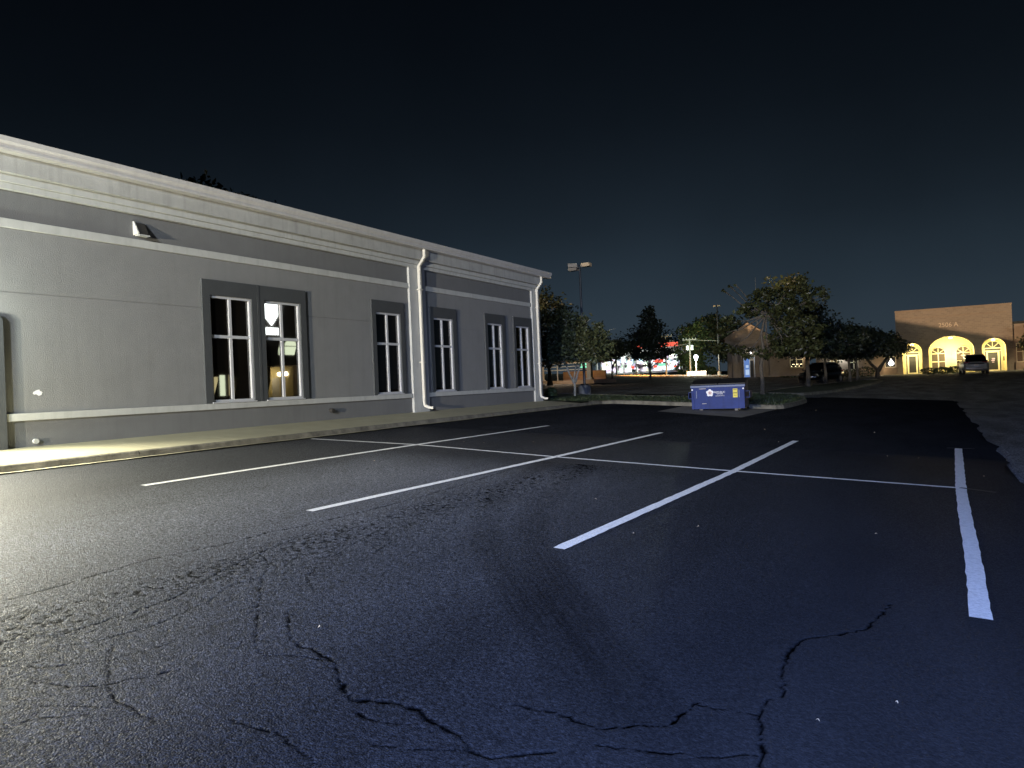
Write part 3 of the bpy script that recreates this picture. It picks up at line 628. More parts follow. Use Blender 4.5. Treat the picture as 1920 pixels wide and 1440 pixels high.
light('pole_lamp', 'SPOT', (-1.6, -12.9, z+7.4), LP['pole_cool'][0], LP['pole_cool'][1], r, .12, (-12, 17, 2.2), 52, .7)
# a high sodium flood far behind, its light passing over the hip of the office roof
fz = T(-43, -118); r = root('flood_mast', (-43, -118, fz-.1), 'tall mast with an orange sodium flood far behind the office', 'flood light')
MB().tube([(-43, -118, fz-.1), (-43, -118, 9.1)], (.14, .09), 8).build('mast', MAT['grey_metal'], r)
MB().box(-43.25, -42.75, -118.2, -117.9, 8.85, 9.3).build('lamp_head', MAT['grey_metal'], r)
light('sodium_lamp', 'SPOT', (-43, -117.7, 9.05), LP['sodium_far'][0], LP['sodium_far'][1], r, .35, (-6.9, 79.0, 4.6), 7.4, .12)

# ------------------------------------------------------------------ blue dumpster on the pad
D = root('dumpster', (-5.86, 23.78, T(-5.86, 24.3)+.016), 'blue metal dumpster with black lid on a concrete pad', 'dumpster', rz=math.radians(5.5), world=False)
w2 = .825; zb = .07
prof = [(0, zb), (.02, .80), (1.0, .97), (1.12, zb)]
hl = MB().prism(prof, -w2, w2, 'x').build('body', MAT['blue'], D)
MB().bbox(-w2-.03, w2+.03, -.02, .045, .76, .83, .01).build('front_rim', MAT['blue_rim'], D)
for s in (-1, 1):
    mb = MB(); x0, x1 = (w2+.001, w2+.14) if s > 0 else (-w2-.14, -w2-.001)
    xo = x1 if s > 0 else x0; mb.box(x0, x1, .2, .9, .40, .42).box(x0, x1, .2, .9, .60, .62).box(min(xo, xo-s*.015), max(xo, xo-s*.015), .2, .9, .421, .599)
    mb.build('fork_sleeve', MAT['blue'], D)
    MB().prism([(s*w2, zb), (s*(w2-.09), zb), (s*(w2-.09), .36), (s*(w2-.05), .42), (s*(w2-.05), .76), (s*w2, .76)], -.022, -.002, 'y').build('corner_post', MAT['blue'], D)
    MB().box(s*(w2-.03)-.025, s*(w2-.03)+.025, -.028, -.023, .68, .72).build('reflector', MAT['white'], D)
    MB().box(s*(w2-.16)-.012, s*(w2-.16)+.012, -.012, .0, .42, .66).build('rib', MAT['blue_rim'], D)
    for y in (.15, .95): MB().box(s*.55-.05, s*.55+.05, y-.05, y+.05, -.002, zb-.001).build('foot', MAT['grey_metal'], D)
    lid = MB().prism([(.03, .845), (.03, .875), (.55, .985), (1.06, 1.03), (1.06, .99), (.55, .95)], min(s*.01, s*(w2+.02)), max(s*.01, s*(w2+.02)), 'x').build('lid', MAT['black'], D)
# emblem: five petals, and the lettering
def petals(R, r, y, mat, n=5, name='emblem', parent=D, cx=-.24, cz=.585):
    mb = MB()
    for k in range(n):
        t = PI/2+2*PI*k/n; c = (cx+R*math.cos(t), cz+R*math.sin(t))
        mb.prism([(c[0]+r*math.cos(2*PI*j/14), c[1]+r*math.sin(2*PI*j/14)) for j in range(14)], y-.0015*(k+1), y+.003, 'y')
    return mb.build(name, MAT[mat], parent)
em = petals(.068, .052, -.008, 'white'); petals(.034, .030, -.018, 'pink', name='emblem_centre', parent=em)
MB().prism([(-.24+.03*math.cos(2*PI*j/10+PI/2)*(1 if j % 2 == 0 else .45), .585+.03*math.sin(2*PI*j/10+PI/2)*(1 if j % 2 == 0 else .45)) for j in range(10)], -.034, -.028, 'y').build('emblem_star', MAT['blue'], em)
def dtext(t, size, x, z, sx_=1, mat='white', y=-.006):
    q = text_bm(t, size, .002); q.v = [(x+v[0]*sx_, y-v[2]*.5, z+v[1]) for v in q.v]; return q.build('lettering', MAT[mat], D)
dtext('REPUBLIC', .085, .065, .60, .95); dtext('SERVICES', .05, .065, .545, .95)
dtext('CUSTOMER SERVICE', .034, .065, .485, .95)
st = MB().box(.475, .615, -.010, -.001, .42, .70).build('sticker', MAT['yellow'], D)
for q_ in ((.485, .605, .555, .575), (.49, .60, .66, .675), (.50, .59, .48, .49)): MB().box(q_[0], q_[1], -.012, -.0105, q_[2], q_[3]).build('sticker_print', MAT['black'], st)
for q_ in ((-.58, -.36, .715, .733), (-.50, -.36, .235, .25)): MB().box(q_[0], q_[1], -.006, -.001, q_[2], q_[3]).build('scratch', MAT['rust'], D)

# ------------------------------------------------------------------ trees
def tree(name, label, base_, blobs, n, leaf, mat, trunk_r=.1, trunks=None, barkm='bark', group=None, flat=.0, sparse=.35, clump=.22, limbs=True):
    x, y, z = base_; r = root(name, base_, label, 'tree', group)
    tops = []
    tb = MB()
    if trunks is None: trunks = [[(0, 0, -.1), (.03, 0, .5), (-.02, .03, 1.2)]]
    for tr in trunks:
        k = len(tr); tb.tube([(x+p[0], y+p[1], z+p[2]) for p in tr], [trunk_r*(1.25 if i == 0 else 1-.45*i/(k-1)) for i in range(k)], 8); tops.append(Vector((x+tr[-1][0], y+tr[-1][1], z+tr[-1][2])))
    if limbs:
        for b in blobs:
            c = Vector((x+b[0], y+b[1], z+b[2])); t = min(tops, key=lambda q: (q-c).length)
            m = (t+c)/2+Vector((random.uniform(-.1, .1), random.uniform(-.1, .1), -.12*(c-t).length))
            tb.tube([t-Vector((0, 0, .1)), m, c], (trunk_r*.5, trunk_r*.32, trunk_r*.1), 5)
            for q in range(3):
                e = c+Vector((random.gauss(0, 1)*b[3], random.gauss(0, 1)*b[4], random.gauss(0, .8)*b[5]))*.6
                tb.tube([m*.4+c*.6, (c+e)/2+Vector((0, 0, -.05)), e], (trunk_r*.18, trunk_r*.12, trunk_r*.05), 4)
    tb.build('trunk', MAT[barkm], r, True)
    vol = np.array([b[3]*b[4]*b[5] for b in blobs]); vol = vol**.75/sum(vol**.75)
    pts = []
    for b, v in zip(blobs, vol):
        m = int(n*v); nc = max(4, int(m/26))
        d = rng.normal(size=(nc, 3)); d /= np.linalg.norm(d, axis=1)[:, None]
        rr = (sparse+(1-sparse)*rng.random(nc))**.6
        cc = d*rr[:, None]
        p = cc[rng.integers(0, nc, m)]+rng.normal(size=(m, 3))*clump
        pts.append(p*np.array(b[3:6])+np.array(b[:3]))
    P = np.concatenate(pts); m = len(P)
    a = rng.normal(size=(m, 3)); a[:, 2] *= .7; a /= np.linalg.norm(a, axis=1)[:, None]
    b_ = np.cross(a, rng.normal(size=(m, 3))); b_ /= np.linalg.norm(b_, axis=1)[:, None]
    s = leaf*(.6+.8*rng.random(m))[:, None]
    nrm_ = np.cross(a, b_)
    q = np.stack([P+a*s, P+b_*s*.55+nrm_*s*.1, P-a*s*.9, P-b_*s*.55+nrm_*s*.1], 1).reshape(-1, 3)
    me = bpy.data.meshes.new('crown'); me.from_pydata(q.tolist(), [], np.arange(4*m).reshape(-1, 4).tolist()); me.materials.append(MAT[mat])
    o = bpy.data.objects.new('crown', me); C.objects.link(o); o.parent = r
    return r
# small pale-trunked tree by the office corner
bz = T(-13.1, 28.65)+.12
tree('crape_myrtle', 'small tree with pale forked trunk beside the office corner', (-13.1, 28.65, bz),
     [(-.65, 0, 2.2, .75, .75, .7), (.0, .2, 2.7, .8, .8, .75), (.75, 0, 2.2, .8, .8, .8), (.1, -.2, 2.0, .9, .8, .55), (-.95, -.2, 1.75, .5, .6, .45), (1.35, .1, 2.75, .34, .4, .42), (1.15, 0, 1.85, .65, .7, .5), (-.25, 0, 3.15, .35, .4, .4), (.6, 0, 3.2, .25, .3, .16)],
     7000, .075, 'leaf_myrtle', .05, [[(0, 0, -.15), (.02, 0, .5), (.0, 0, .8), (.12, 0, 1.3)], [(0, 0, .55), (-.22, .02, .95), (-.4, 0, 1.5)], [(.03, .05, .6), (.1, .2, 1.0), (.3, .2, 1.5)]], 'pale_bark', sparse=.3)
# magnolia on the island
bz = T(-6.66, 35.4)+.12
tree('magnolia_tree', 'tall leafy tree with glossy leaves standing on the island behind the dumpster', (-6.66, 35.4, bz),
     [(1.3, 0, 4.72, 1.05, 1.05, .75), (2.3, .2, 4.3, .6, .75, .48), (.4, .2, 4.3, .85, 1, .6), (-.4, 0, 3.95, .75, .85, .38), (-1.2, 0, 3.5, .45, .55, .32), (-1.75, -.1, 2.95, .42, .5, .34), (1.15, -.2, 3.45, .85, 1, .65), (1.95, .1, 3.0, .75, .9, .5), (-1.35, -.2, 2.2, .75, .7, .28), (-.5, 0, 2.0, .65, .7, .28), (1.0, .1, 2.5, .8, .9, .5), (1.85, 0, 2.1, .85, .9, .5), (.35, .1, 1.9, .6, .7, .32), (-1.55, 0, 5.0, .12, .12, .10), (-1.25, .1, 5.15, .14, .14, .10), (-1.05, .1, 5.25, .07, .1, .07), (-.55, 0, 4.1, .35, .4, .3)],
     7600, .092, 'leaf_mag', .10, [[(0, 0, -.1), (.02, 0, .6), (-.03, 0, 1.3), (.12, 0, 2.1), (.05, 0, 2.8), (.3, 0, 3.8)]], sparse=.3, clump=.15)
# row of shade trees along the second island
shade = [((-6.5, 49.3), 1.0, 'broad dark shade tree nearest the lot on the second island', [(0, 0, 3.6, 1.5, 1.5, 1.0), (1.0, .3, 3.2, 1.3, 1.4, 1.0), (-.2, 0, 4.6, 1.2, 1.3, .7), (2.0, 0, 2.7, 1.0, 1.2, .7), (.6, 0, 2.3, 1.3, 1.3, .6), (-1.1, .1, 2.6, .9, 1, .7)]),
         ((-6.2, 55.8), .95, 'slim shade tree in front of the black car', [(0, 0, 3.0, 1.2, 1.2, .9), (.9, 0, 2.6, 1.1, 1.1, .8), (1.5, 0, 3.2, 1.0, 1.1, .7), (-.7, 0, 2.5, .8, 1, .6)]),
         ((-4.95, 59.4), .9, 'shade tree left of the forked one on the second island', [(0, 0, 3.0, 1.2, 1.2, .9), (.9, 0, 2.5, 1.0, 1.1, .7), (-.8, 0, 2.6, .9, 1, .7)]),
         ((-4.7, 62.8), .9, 'forked shade tree at the far tip of the second island', [(0, 0, 3.0, 1.3, 1.3, .9), (1.2, 0, 2.8, 1.3, 1.2, .8), (2.2, 0, 2.4, .9, 1, .6), (-.8, 0, 2.5, .8, 1, .7)])]
for (x, y), s, lab, bl in shade:
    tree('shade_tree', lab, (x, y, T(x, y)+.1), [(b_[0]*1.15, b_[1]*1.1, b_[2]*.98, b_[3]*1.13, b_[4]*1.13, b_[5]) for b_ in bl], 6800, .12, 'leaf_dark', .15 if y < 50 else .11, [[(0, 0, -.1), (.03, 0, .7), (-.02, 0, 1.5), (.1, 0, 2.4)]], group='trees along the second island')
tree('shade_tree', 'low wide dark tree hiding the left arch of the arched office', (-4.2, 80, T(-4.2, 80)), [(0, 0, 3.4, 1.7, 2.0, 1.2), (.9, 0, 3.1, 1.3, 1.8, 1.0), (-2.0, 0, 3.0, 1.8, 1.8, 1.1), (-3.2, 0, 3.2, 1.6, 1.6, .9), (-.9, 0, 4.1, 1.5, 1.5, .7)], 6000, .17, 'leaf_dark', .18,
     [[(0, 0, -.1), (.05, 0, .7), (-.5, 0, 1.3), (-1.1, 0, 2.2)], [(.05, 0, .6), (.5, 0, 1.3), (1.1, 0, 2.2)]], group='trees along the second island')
# conical tree and young tree by the street
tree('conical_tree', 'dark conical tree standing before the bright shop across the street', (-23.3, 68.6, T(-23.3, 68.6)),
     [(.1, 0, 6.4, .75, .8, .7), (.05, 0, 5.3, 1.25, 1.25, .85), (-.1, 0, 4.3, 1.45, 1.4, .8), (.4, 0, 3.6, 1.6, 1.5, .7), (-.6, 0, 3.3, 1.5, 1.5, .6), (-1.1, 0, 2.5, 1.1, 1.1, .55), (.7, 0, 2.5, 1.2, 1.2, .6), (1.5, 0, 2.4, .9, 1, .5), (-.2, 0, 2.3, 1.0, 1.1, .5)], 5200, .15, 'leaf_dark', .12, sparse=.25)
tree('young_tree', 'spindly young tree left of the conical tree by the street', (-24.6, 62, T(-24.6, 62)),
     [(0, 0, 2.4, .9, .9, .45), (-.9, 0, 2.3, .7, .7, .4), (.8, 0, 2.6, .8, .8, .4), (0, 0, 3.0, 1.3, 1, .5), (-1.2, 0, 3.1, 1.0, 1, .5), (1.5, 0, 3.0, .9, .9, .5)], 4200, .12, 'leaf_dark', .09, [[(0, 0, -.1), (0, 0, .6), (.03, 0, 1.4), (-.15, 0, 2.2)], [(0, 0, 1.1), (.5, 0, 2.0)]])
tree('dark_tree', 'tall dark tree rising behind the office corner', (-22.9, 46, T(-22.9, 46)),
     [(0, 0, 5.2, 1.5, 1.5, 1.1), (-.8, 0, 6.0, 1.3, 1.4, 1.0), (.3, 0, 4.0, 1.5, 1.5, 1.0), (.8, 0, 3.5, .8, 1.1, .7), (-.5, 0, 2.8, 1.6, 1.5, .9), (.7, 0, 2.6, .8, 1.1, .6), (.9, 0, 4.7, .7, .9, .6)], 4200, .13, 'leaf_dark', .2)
for (x, y, lab, bl) in [(-34.5, 126, 'big green roadside tree lit from below by the street lamp', [(0, 0, 6.2, 3.0, 2.5, 2.0), (1.5, 0, 8.2, 2.6, 2.4, 1.6), (-1.5, 0, 4.2, 2.6, 2.2, 1.8), (2.2, 0, 5.4, 2.6, 2.4, 1.8), (0, 0, 2.4, 3.2, 2, 1.3), (-1.2, 0, 7.4, 2, 2, 1.3)]),
                        (-28.6, 124, 'rounded dark roadside tree right of the street lamp', [(0, 0, 7.8, 2.6, 2.4, 2.0), (-1.6, 0, 9.2, 1.8, 2, 1.2), (1.6, 0, 5.6, 2.4, 2.2, 1.8), (-1.2, 0, 5.0, 2.4, 2.2, 1.8), (.6, 0, 3.2, 2.6, 2.2, 1.3)]),
                        (-52, 150, 'dark distant tree behind the shop across the street', [(0, 0, 6.8, 5, 4, 3), (5, 0, 5.8, 4, 4, 2.5), (-6, 0, 5.8, 5, 4, 2.6), (9, 0, 4.6, 3.4, 3, 2)]),
                        (-42, 36, 'dark tree barely seen above the office roof', [(0, -4, 12.7, 2.2, 2.8, 1.0), (-1.2, -6.5, 12.6, 2, 2.8, 1.0), (1.0, -1.5, 12.0, 2, 2.8, 1.0), (0, -4, 9.5, 3.2, 3.2, 3), (0, -3, 6, 3, 3, 2.5)])]:
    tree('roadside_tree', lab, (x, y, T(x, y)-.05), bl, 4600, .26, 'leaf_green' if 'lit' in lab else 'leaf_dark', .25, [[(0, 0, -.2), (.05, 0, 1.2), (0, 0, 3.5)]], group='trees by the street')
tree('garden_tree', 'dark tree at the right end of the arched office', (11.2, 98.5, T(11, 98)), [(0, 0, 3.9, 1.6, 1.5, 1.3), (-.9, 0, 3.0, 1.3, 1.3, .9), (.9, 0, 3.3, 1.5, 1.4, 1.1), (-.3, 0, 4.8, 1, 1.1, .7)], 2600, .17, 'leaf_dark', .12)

def shrub(name, label, c, bl, n, leaf, mat='hedge', group=None):
    x, y = c; z = T(x, y); r = root(name, (x, y, z), label, 'shrub', group)
    MB().tube([(x, y, z-.05), (x, y, z+.25)], (.03, .015), 6).build('stem', MAT['bark'], r)
    pts = []
    for b in bl:
        d = rng.normal(size=(n//len(bl), 3)); d /= np.linalg.norm(d, axis=1)[:, None]; d *= ((.55+.45*rng.random(len(d)))**.6)[:, None]
        p = d*np.array(b[3:6])+np.array(b[:3]); p[:, 2] = np.maximum(p[:, 2], .02); pts.append(p)
    P = np.concatenate(pts); m = len(P); a = rng.normal(size=(m, 3)); a /= np.linalg.norm(a, axis=1)[:, None]
    b_ = np.cross(a, rng.normal(size=(m, 3))); b_ /= np.linalg.norm(b_, axis=1)[:, None]; s = leaf*(.6+.8*rng.random(m))[:, None]
    q = np.stack([P+a*s, P+b_*s*.5, P-a*s, P-b_*s*.5], 1).reshape(-1, 3)
    me = bpy.data.meshes.new('foliage'); me.from_pydata(q.tolist(), [], np.arange(4*m).reshape(-1, 4).tolist()); me.materials.append(MAT[mat])
    o = bpy.data.objects.new('foliage', me); C.objects.link(o); o.parent = r; return r
shrub('round_shrub', 'small clipped green shrub at the office corner', (-13.95, 28.1), [(0, 0, .26, .28, .25, .22)], 700, .04, 'leaf_green')
shrub('round_shrub', 'second small shrub hard against the office downspout', (-14.6, 28.1), [(0, 0, .26, .22, .22, .22)], 500, .04, 'hedge')
shrub('hedge', 'dark low hedge before the middle arch of the arched office', (1.5, 92), [(-1.3, 0, .35, .9, .6, .38), (0, 0, .38, 1.0, .6, .38), (1.2, 0, .42, .9, .6, .40)], 1800, .09)
shrub('hedge', 'dark low hedge under the office wing windows', (-7.6, 92), [(-1.8, 0, .5, 1.2, .6, .55), (0, 0, .5, 1.2, .6, .5), (1.6, 0, .55, 1.1, .6, .6)], 1800, .09)
shrub('hedge', 'dark hedge at the foot of the gabled office', (-12.6, 86.5), [(-.8, 0, .3, .9, .5, .35), (.6, 0, .3, .9, .5, .3)], 900, .08)
shrub('roadside_bush', 'lit green bush behind the street lamp', (-35.2, 122.6), [(0, 0, 1.3, 2.2, 1, 1.3), (2.4, 0, .9, 1.2, .8, .9)], 1800, .16, 'leaf_green')
shrub('roadside_bush', 'round bush right of the street lamp on the verge', (-30.6, 121), [(0, 0, .7, .8, .7, .7)], 700, .12, 'leaf_green')

# ------------------------------------------------------------------ arched office across the lot
FA = math.atan2(.15, 11.6)
A = root('arched_office', (-3.10, 100.6, .66), 'tan brick office with three brightly lit arches numbered 2506 A', 'building', rz=FA, world=False)
FW, FH, RD = 11.75, 7.75, 1.7
def arch_pts(cx, hw, spring, top, n=20):
    return [(cx+hw*math.cos(PI*i/n), spring+(top-spring)*math.sin(PI*i/n)) for i in range(n+1)]   # right to left
ARCH = [(1.66, 1.02, 2.72, 3.80), (5.68, 2.30, 2.72, 4.38), (9.90, 1.16, 2.75, 3.88)]
bm = bmesh.new()
def wall_with_arches(y, W_, H_, arches):
    """front wall outline with arch openings, cut as vertical strips"""
    mb = MB(); x = 0
    for cx, hw, sp, tp in arches:
        mb.add([(x, y, 0), (cx-hw, y, 0), (cx-hw, y, H_), (x, y, H_)], [(0, 1, 2, 3)])
        ap = arch_pts(cx, hw, sp, tp)[::-1]
        for p, q in zip(ap, ap[1:]): mb.add([(p[0], y, p[1]), (q[0], y, q[1]), (q[0], y, H_), (p[0], y, H_)], [(0, 1, 2, 3)])
        x = cx+hw
    mb.add([(x, y, 0), (W_, y, 0), (W_, y, H_), (x, y, H_)], [(0, 1, 2, 3)]); return mb
fwall = wall_with_arches(0, FW, FH, ARCH)
fwall.add([(0, 0, 0), (0, 9, 0), (0, 9, FH), (0, 0, FH)], [(0, 1, 2, 3)]).add([(FW, 0, 0), (FW, 9, 0), (FW, 9, FH), (FW, 0, FH)], [(0, 1, 2, 3)]).add([(0, 0, FH), (FW, 0, FH), (FW, 9, FH), (0, 9, FH)], [(0, 1, 2, 3)]).add([(0, 9, 0), (FW, 9, 0), (FW, 9, FH), (0, 9, FH)], [(0, 1, 2, 3)])
fwall.build('wall', MAT['tanbrick'], A)
MB().box(-.03, FW+.03, -.05, .1, FH-.16, FH+.03).build('coping', MAT['tanwall'], A)
MB().box(.5, FW-.5, -.035, -.001, 6.72, 6.86).build('belt_course', MAT['tanwall'], A)
MB().box(-1.7, FW+2.6, -1.7, RD-.001, -.3, .13).build('porch_floor', MAT['concrete'], A)
for k, (cx, hw, sp, tp) in enumerate(ARCH):
    ap = arch_pts(cx, hw, sp, tp); path = [(cx+hw, 0)]+ap+[(cx-hw, 0)]
    mb = MB()
    for p, q in zip(path, path[1:]): mb.add([(p[0], .002, p[1]), (q[0], .002, q[1]), (q[0], RD, q[1]), (p[0], RD, p[1])], [(0, 1, 2, 3)])
    mb.add([(p[0], RD, p[1]) for p in path], [tuple(range(len(path)))])
    al = mb.build('arch_recess', MAT['cream'], A)
    if k != 1:     # door under a fanlight
        dw = .74 if k == 0 else .84; t = .06; yb = RD-.03; ft = sp-.62
        fr = MB()
        for s in (-1, 1):
            fr.box(cx+s*dw-.05, cx+s*dw+.05, yb-.05, yb, .0, ft+.62)
            fr.box(cx+s*(dw-.22)-.03, cx+s*(dw-.22)+.03, yb-.05, yb, .0, ft+.3)
        fr.box(cx-dw-.05, cx+dw+.05, yb-.051, yb, ft+.28, ft+.36).box(cx-dw-.05, cx+dw+.05, yb-.052, yb, ft+.57, ft+.65)
        for a_ in (0, 45, 90, 135, 180):
            ca, sa = math.cos(math.radians(a_)), math.sin(math.radians(a_)); z0 = ft+.65
            fr.tube([(cx, yb-.03, z0), (cx+ca*dw, yb-.03, z0+sa*dw*.95)], .040, 4)
        arc = [(cx+(dw+.02)*math.cos(PI*i/14), yb-.03, ft+.65+(dw+.0)*.97*math.sin(PI*i/14)) for i in range(15)]
        fr.tube(arc, .045, 5); fo = fr.build('door_frame', MAT['creamtrim'], A)
        g2 = MB().add([(cx+dw*math.cos(PI*i/14), yb-.008, ft+.65+dw*.95*math.sin(PI*i/14)) for i in range(15)], [tuple(range(15))]).box(cx-dw, cx+dw, yb-.012, yb-.006, ft+.36, ft+.57)
        for s in (-1, 1): g2.box(cx+s*(dw-.11)-.08, cx+s*(dw-.11)+.08, yb-.012, yb-.006, .12, ft+.28)
        g2.build('fanlight', MAT['blind'] if False else MAT['grey_metal'], fo)
        d_ = MB(); dx = dw-.25
        d_.box(cx-dx, cx-dx+.11, yb-.04, yb-.013, .03, ft+.26).box(cx+dx-.11, cx+dx, yb-.04, yb-.013, .03, ft+.26).box(cx-dx+.11, cx+dx-.11, yb-.04, yb-.013, .03, .25).box(cx-dx+.11, cx+dx-.11, yb-.04, yb-.013, ft+.14, ft+.26)
        do = d_.build('door', MAT['creamtrim'], A)
        MB().box(cx-dx+.11, cx+dx-.11, yb-.03, yb-.02, .25, ft+.14).build('door_glass', MAT['black'], do)
        if k == 2:
            MB().box(cx-.16, cx+.17, yb-.034, yb-.031, 1.28, 1.36).box(cx-.1, cx+.12, yb-.034, yb-.031, 1.10, 1.16).box(cx-.1, cx+.2, yb-.034, yb-.031, 1.44, 1.60).build('door_decal', MAT['e_pinklt'], do)
            MB().box(cx+.93, cx+1.09, .9, .96, 1.25, 1.75).build('mailbox', MAT['wood'], A)
        else: MB().box(cx+dx-.16, cx+dx-.12, yb-.09, yb-.05, .9, 1.15).build('handle', MAT['black'], do)
    else:          # pair of arched windows and a pier between
        for s in (-1, 1):
            wx_ = cx+s*1.28; hw2 = .74; yb = RD-.03; spw = 2.42
            fr = MB(); gl = MB()
            gl.box(wx_-hw2, wx_+hw2, yb-.012, yb-.006, .55, spw).add([(wx_+hw2*math.cos(PI*i/14), yb-.009, spw+hw2*math.sin(PI*i/14)) for i in range(15)], [tuple(range(15))])
            for u in (-hw2, 0, hw2): fr.box(wx_+u-.048, wx_+u+.048, yb-.05, yb, .5, spw)
            for z_ in (.52, 1.45, spw): fr.box(wx_-hw2-.03, wx_+hw2+.03, yb-.052, yb, z_-.04, z_+.04)
            for a_ in (36, 90, 144): fr.tube([(wx_, yb-.03, spw), (wx_+hw2*math.cos(math.radians(a_)), yb-.03, spw+hw2*math.sin(math.radians(a_)))], .036, 4)
            fr.tube([(wx_+hw2*math.cos(PI*i/14), yb-.03, spw+hw2*math.sin(PI*i/14)) for i in range(15)], .045, 5)
            wo_ = fr.build('window', MAT['creamtrim'], A); gl.build('glass_pane', MAT['brownwall'], wo_)
            if s > 0:
                for px_b, pz_b in ((-.5, 2.35), (-.16, 2.08), (.14, 2.04), (.42, 1.88), (-.25, 2.55)):
                    MB().lathe((wx_+px_b, yb-.12, pz_b-.1), [(.01, 0), (.07, .03), (.10, .1), (.07, .17), (.01, .2)], 10).build('balloon', MAT['e_pinklt'], wo_)
        MB().box(cx-.07, cx+.07, RD-.06, RD-.002, .3, 2.5).build('pier', MAT['cream'], A)
    fx = MB().lathe((cx, .55, tp-.28), [(.16, 0), (.20, .06), (.18, .16), (.10, .2)], 14).build('porch_lamp', MAT['e_warm'], A)
    n_l = 2 if k == 1 else 1
    for j in range(n_l):
        lx = cx+(0 if n_l == 1 else (-.8, .8)[j])
        light('porch_light', 'POINT', (lx, .30, 2.2 if k != 1 else 2.3), LP['porch'][0]*(.34 if k != 1 else .36), LP['porch'][1], A, .12)
tb = text_bm('2506 A', .72, .03); tb.v = [(5.50+v[0]*.95, -.04-v[2], 5.72+v[1]) for v in tb.v]; tb.build('house_number', MAT['letter'], A)
ml = T(22, 82); lr = root('lot_lamp', (22, 82, ml-.05), 'lit lot lamp post out beyond the right end of the arched office', 'lamp post')  # post and spot added to brighten the shaded part of the front
MB().tube([(22, 82, ml-.05), (22, 82, ml+7)], (.09, .07), 8).build('pole', MAT['grey_metal'], lr); MB().bbox(21.4, 22.1, 81.8, 82.3, ml+7, ml+7.2, .03).build('lamp_head', MAT['tan_metal'], lr)
light('lot_light', 'SPOT', (21.6, 82.2, ml+6.9), 5200, (1, .95, .72), lr, .2, (2, 101, 3), 70, .6)
# low wings to either side
def wingwall(x0, x1, y, H_, wins):
    cur = x0; wg = MB()
    for a, b, z0, z1 in wins:
        wg.box(cur, a, y, y+.3, -.1, H_).box(a, b, y, y+.3, -.1, z0).box(a, b, y, y+.3, z1, H_); cur = b
    wg.box(cur, x1, y, y+.3, -.1, H_); wg.build('wing_wall', MAT['tanwall'], A)
wingwall(-9.2, -.01, .9, 4.15, [(-7.6, -6.6, .9, 2.6), (-5.3, -4.3, .9, 2.6), (-1.35, -.12, 1.0, 3.4)])
wingwall(FW+.01, FW+8, .9, 5.4, [(FW+.35, FW+1.65, 1.0, 3.2), (FW+2.6, FW+3.9, 1.0, 3.2)])
MB().box(-9.4, -.02, .6, 9, 4.152, 4.4).build('roof', MAT['shingle'], A); MB().box(FW+.02, FW+8.2, .6, 9, 5.402, 5.65).build('roof', MAT['shingle'], A)
for a, b, z0, z1, e in ((-7.6, -6.6, .9, 2.6, 'e_dim'), (-5.3, -4.3, .9, 2.6, 'black'), (-1.35, -.12, 1.0, 3.4, 'black'), (FW+.35, FW+1.65, 1.0, 3.2, 'wood'), (FW+2.6, FW+3.9, 1.0, 3.2, 'black')):
    f = MB(); c = (a+b)/2; zc = z0+(z1-z0)*.55
    for u in (a+.04, c, b-.04): f.box(u-.04, u+.04, .95, 1.03, z0, z1)
    for v in (z0+.04, zc, z1-.04): f.box(a+.081, c-.041, .951, 1.03, v-.04, v+.04).box(c+.041, b-.081, .951, 1.03, v-.04, v+.04)
    w = f.build('window', MAT['creamtrim'], A); MB().box(a, b, 1.04, 1.06, z0, z1).build('glass_pane', MAT[e], w)
MB().box(-1.5, -.05, .3, .899, -.1, .95).build('planter', MAT['tanwall'], A); MB().box(FW+.2, FW+2.2, .3, .899, -.1, 1.0).build('planter', MAT['tanwall'], A)
MB().lathe((-.65, 1.0, 1.25), [(.05, 0), (.28, .12), (.30, .3), (.12, .55), (.02, .8)], 12).build('flower_lamp', MAT['e_white'], A)
MB().lathe((-6.2, .7, 2.55), [(.05, 0), (.22, .1), (.25, .3), (.1, .4)], 12).build('wall_lamp', MAT['e_cool'], A)
light('wall_light', 'POINT', (-6.2, .3, 2.7), 120, (.85, .95, 1), A, .15)
light('planter_light', 'POINT', (-1.6, -.6, 1.1), 50, (1, .72, .42), A, .15); light('planter_light', 'POINT', (FW+1.4, -.6, 1.2), 45, (1, .72, .42), A, .15)

# ------------------------------------------------------------------ gabled office between the trees
ga = math.radians(11)
GB = root('gabled_office', (-19.35, 83.6, T(-19.3, 84)-.05), 'brown gabled office with a blue lit door behind the island tree', 'building', rz=ga, world=False)
g = MB()
g.box(0, 4.2, 1.6, 8, 0, 3.3).box(4.2, 8.6, 1.2, 8, 0, 3.3); g.build('wall', MAT['tanwall'], GB)
for x in (.0, 1.05, 2.95, 3.9): MB().bbox(x-.0, x+.42, -.02, .36, 0, 3.0, .02).build('column', MAT['tanwall'], GB)
MB().box(-.1, 4.6, -.1, 1.59, 3.301, 3.75).build('entablature', MAT['tanwall'], GB)
gab = MB().prism([(-.35, 4.4), (4.85, 4.4), (2.25, 6.1)], -.1, 6, 'y').box(-.2, 4.7, -.08, 5.8, 3.751, 4.399)
gab.build('gable', MAT['redbrick'], GB)
MB().add([(-.6, -.3, 4.27), (2.25, -.3, 6.2), (2.25, 6.2, 6.2), (-.6, 6.2, 4.27)], [(0, 1, 2, 3)]).add([(5.1, -.3, 4.27), (2.25, -.3, 6.2), (2.25, 6.2, 6.2), (5.1, 6.2, 4.27)], [(0, 1, 2, 3)]).build('gable_roof', MAT['shingle'], GB); MB().box(4.2, 8.8, 1.0, 8.2, 3.301, 3.6).build('roof', MAT['shingle'], GB)
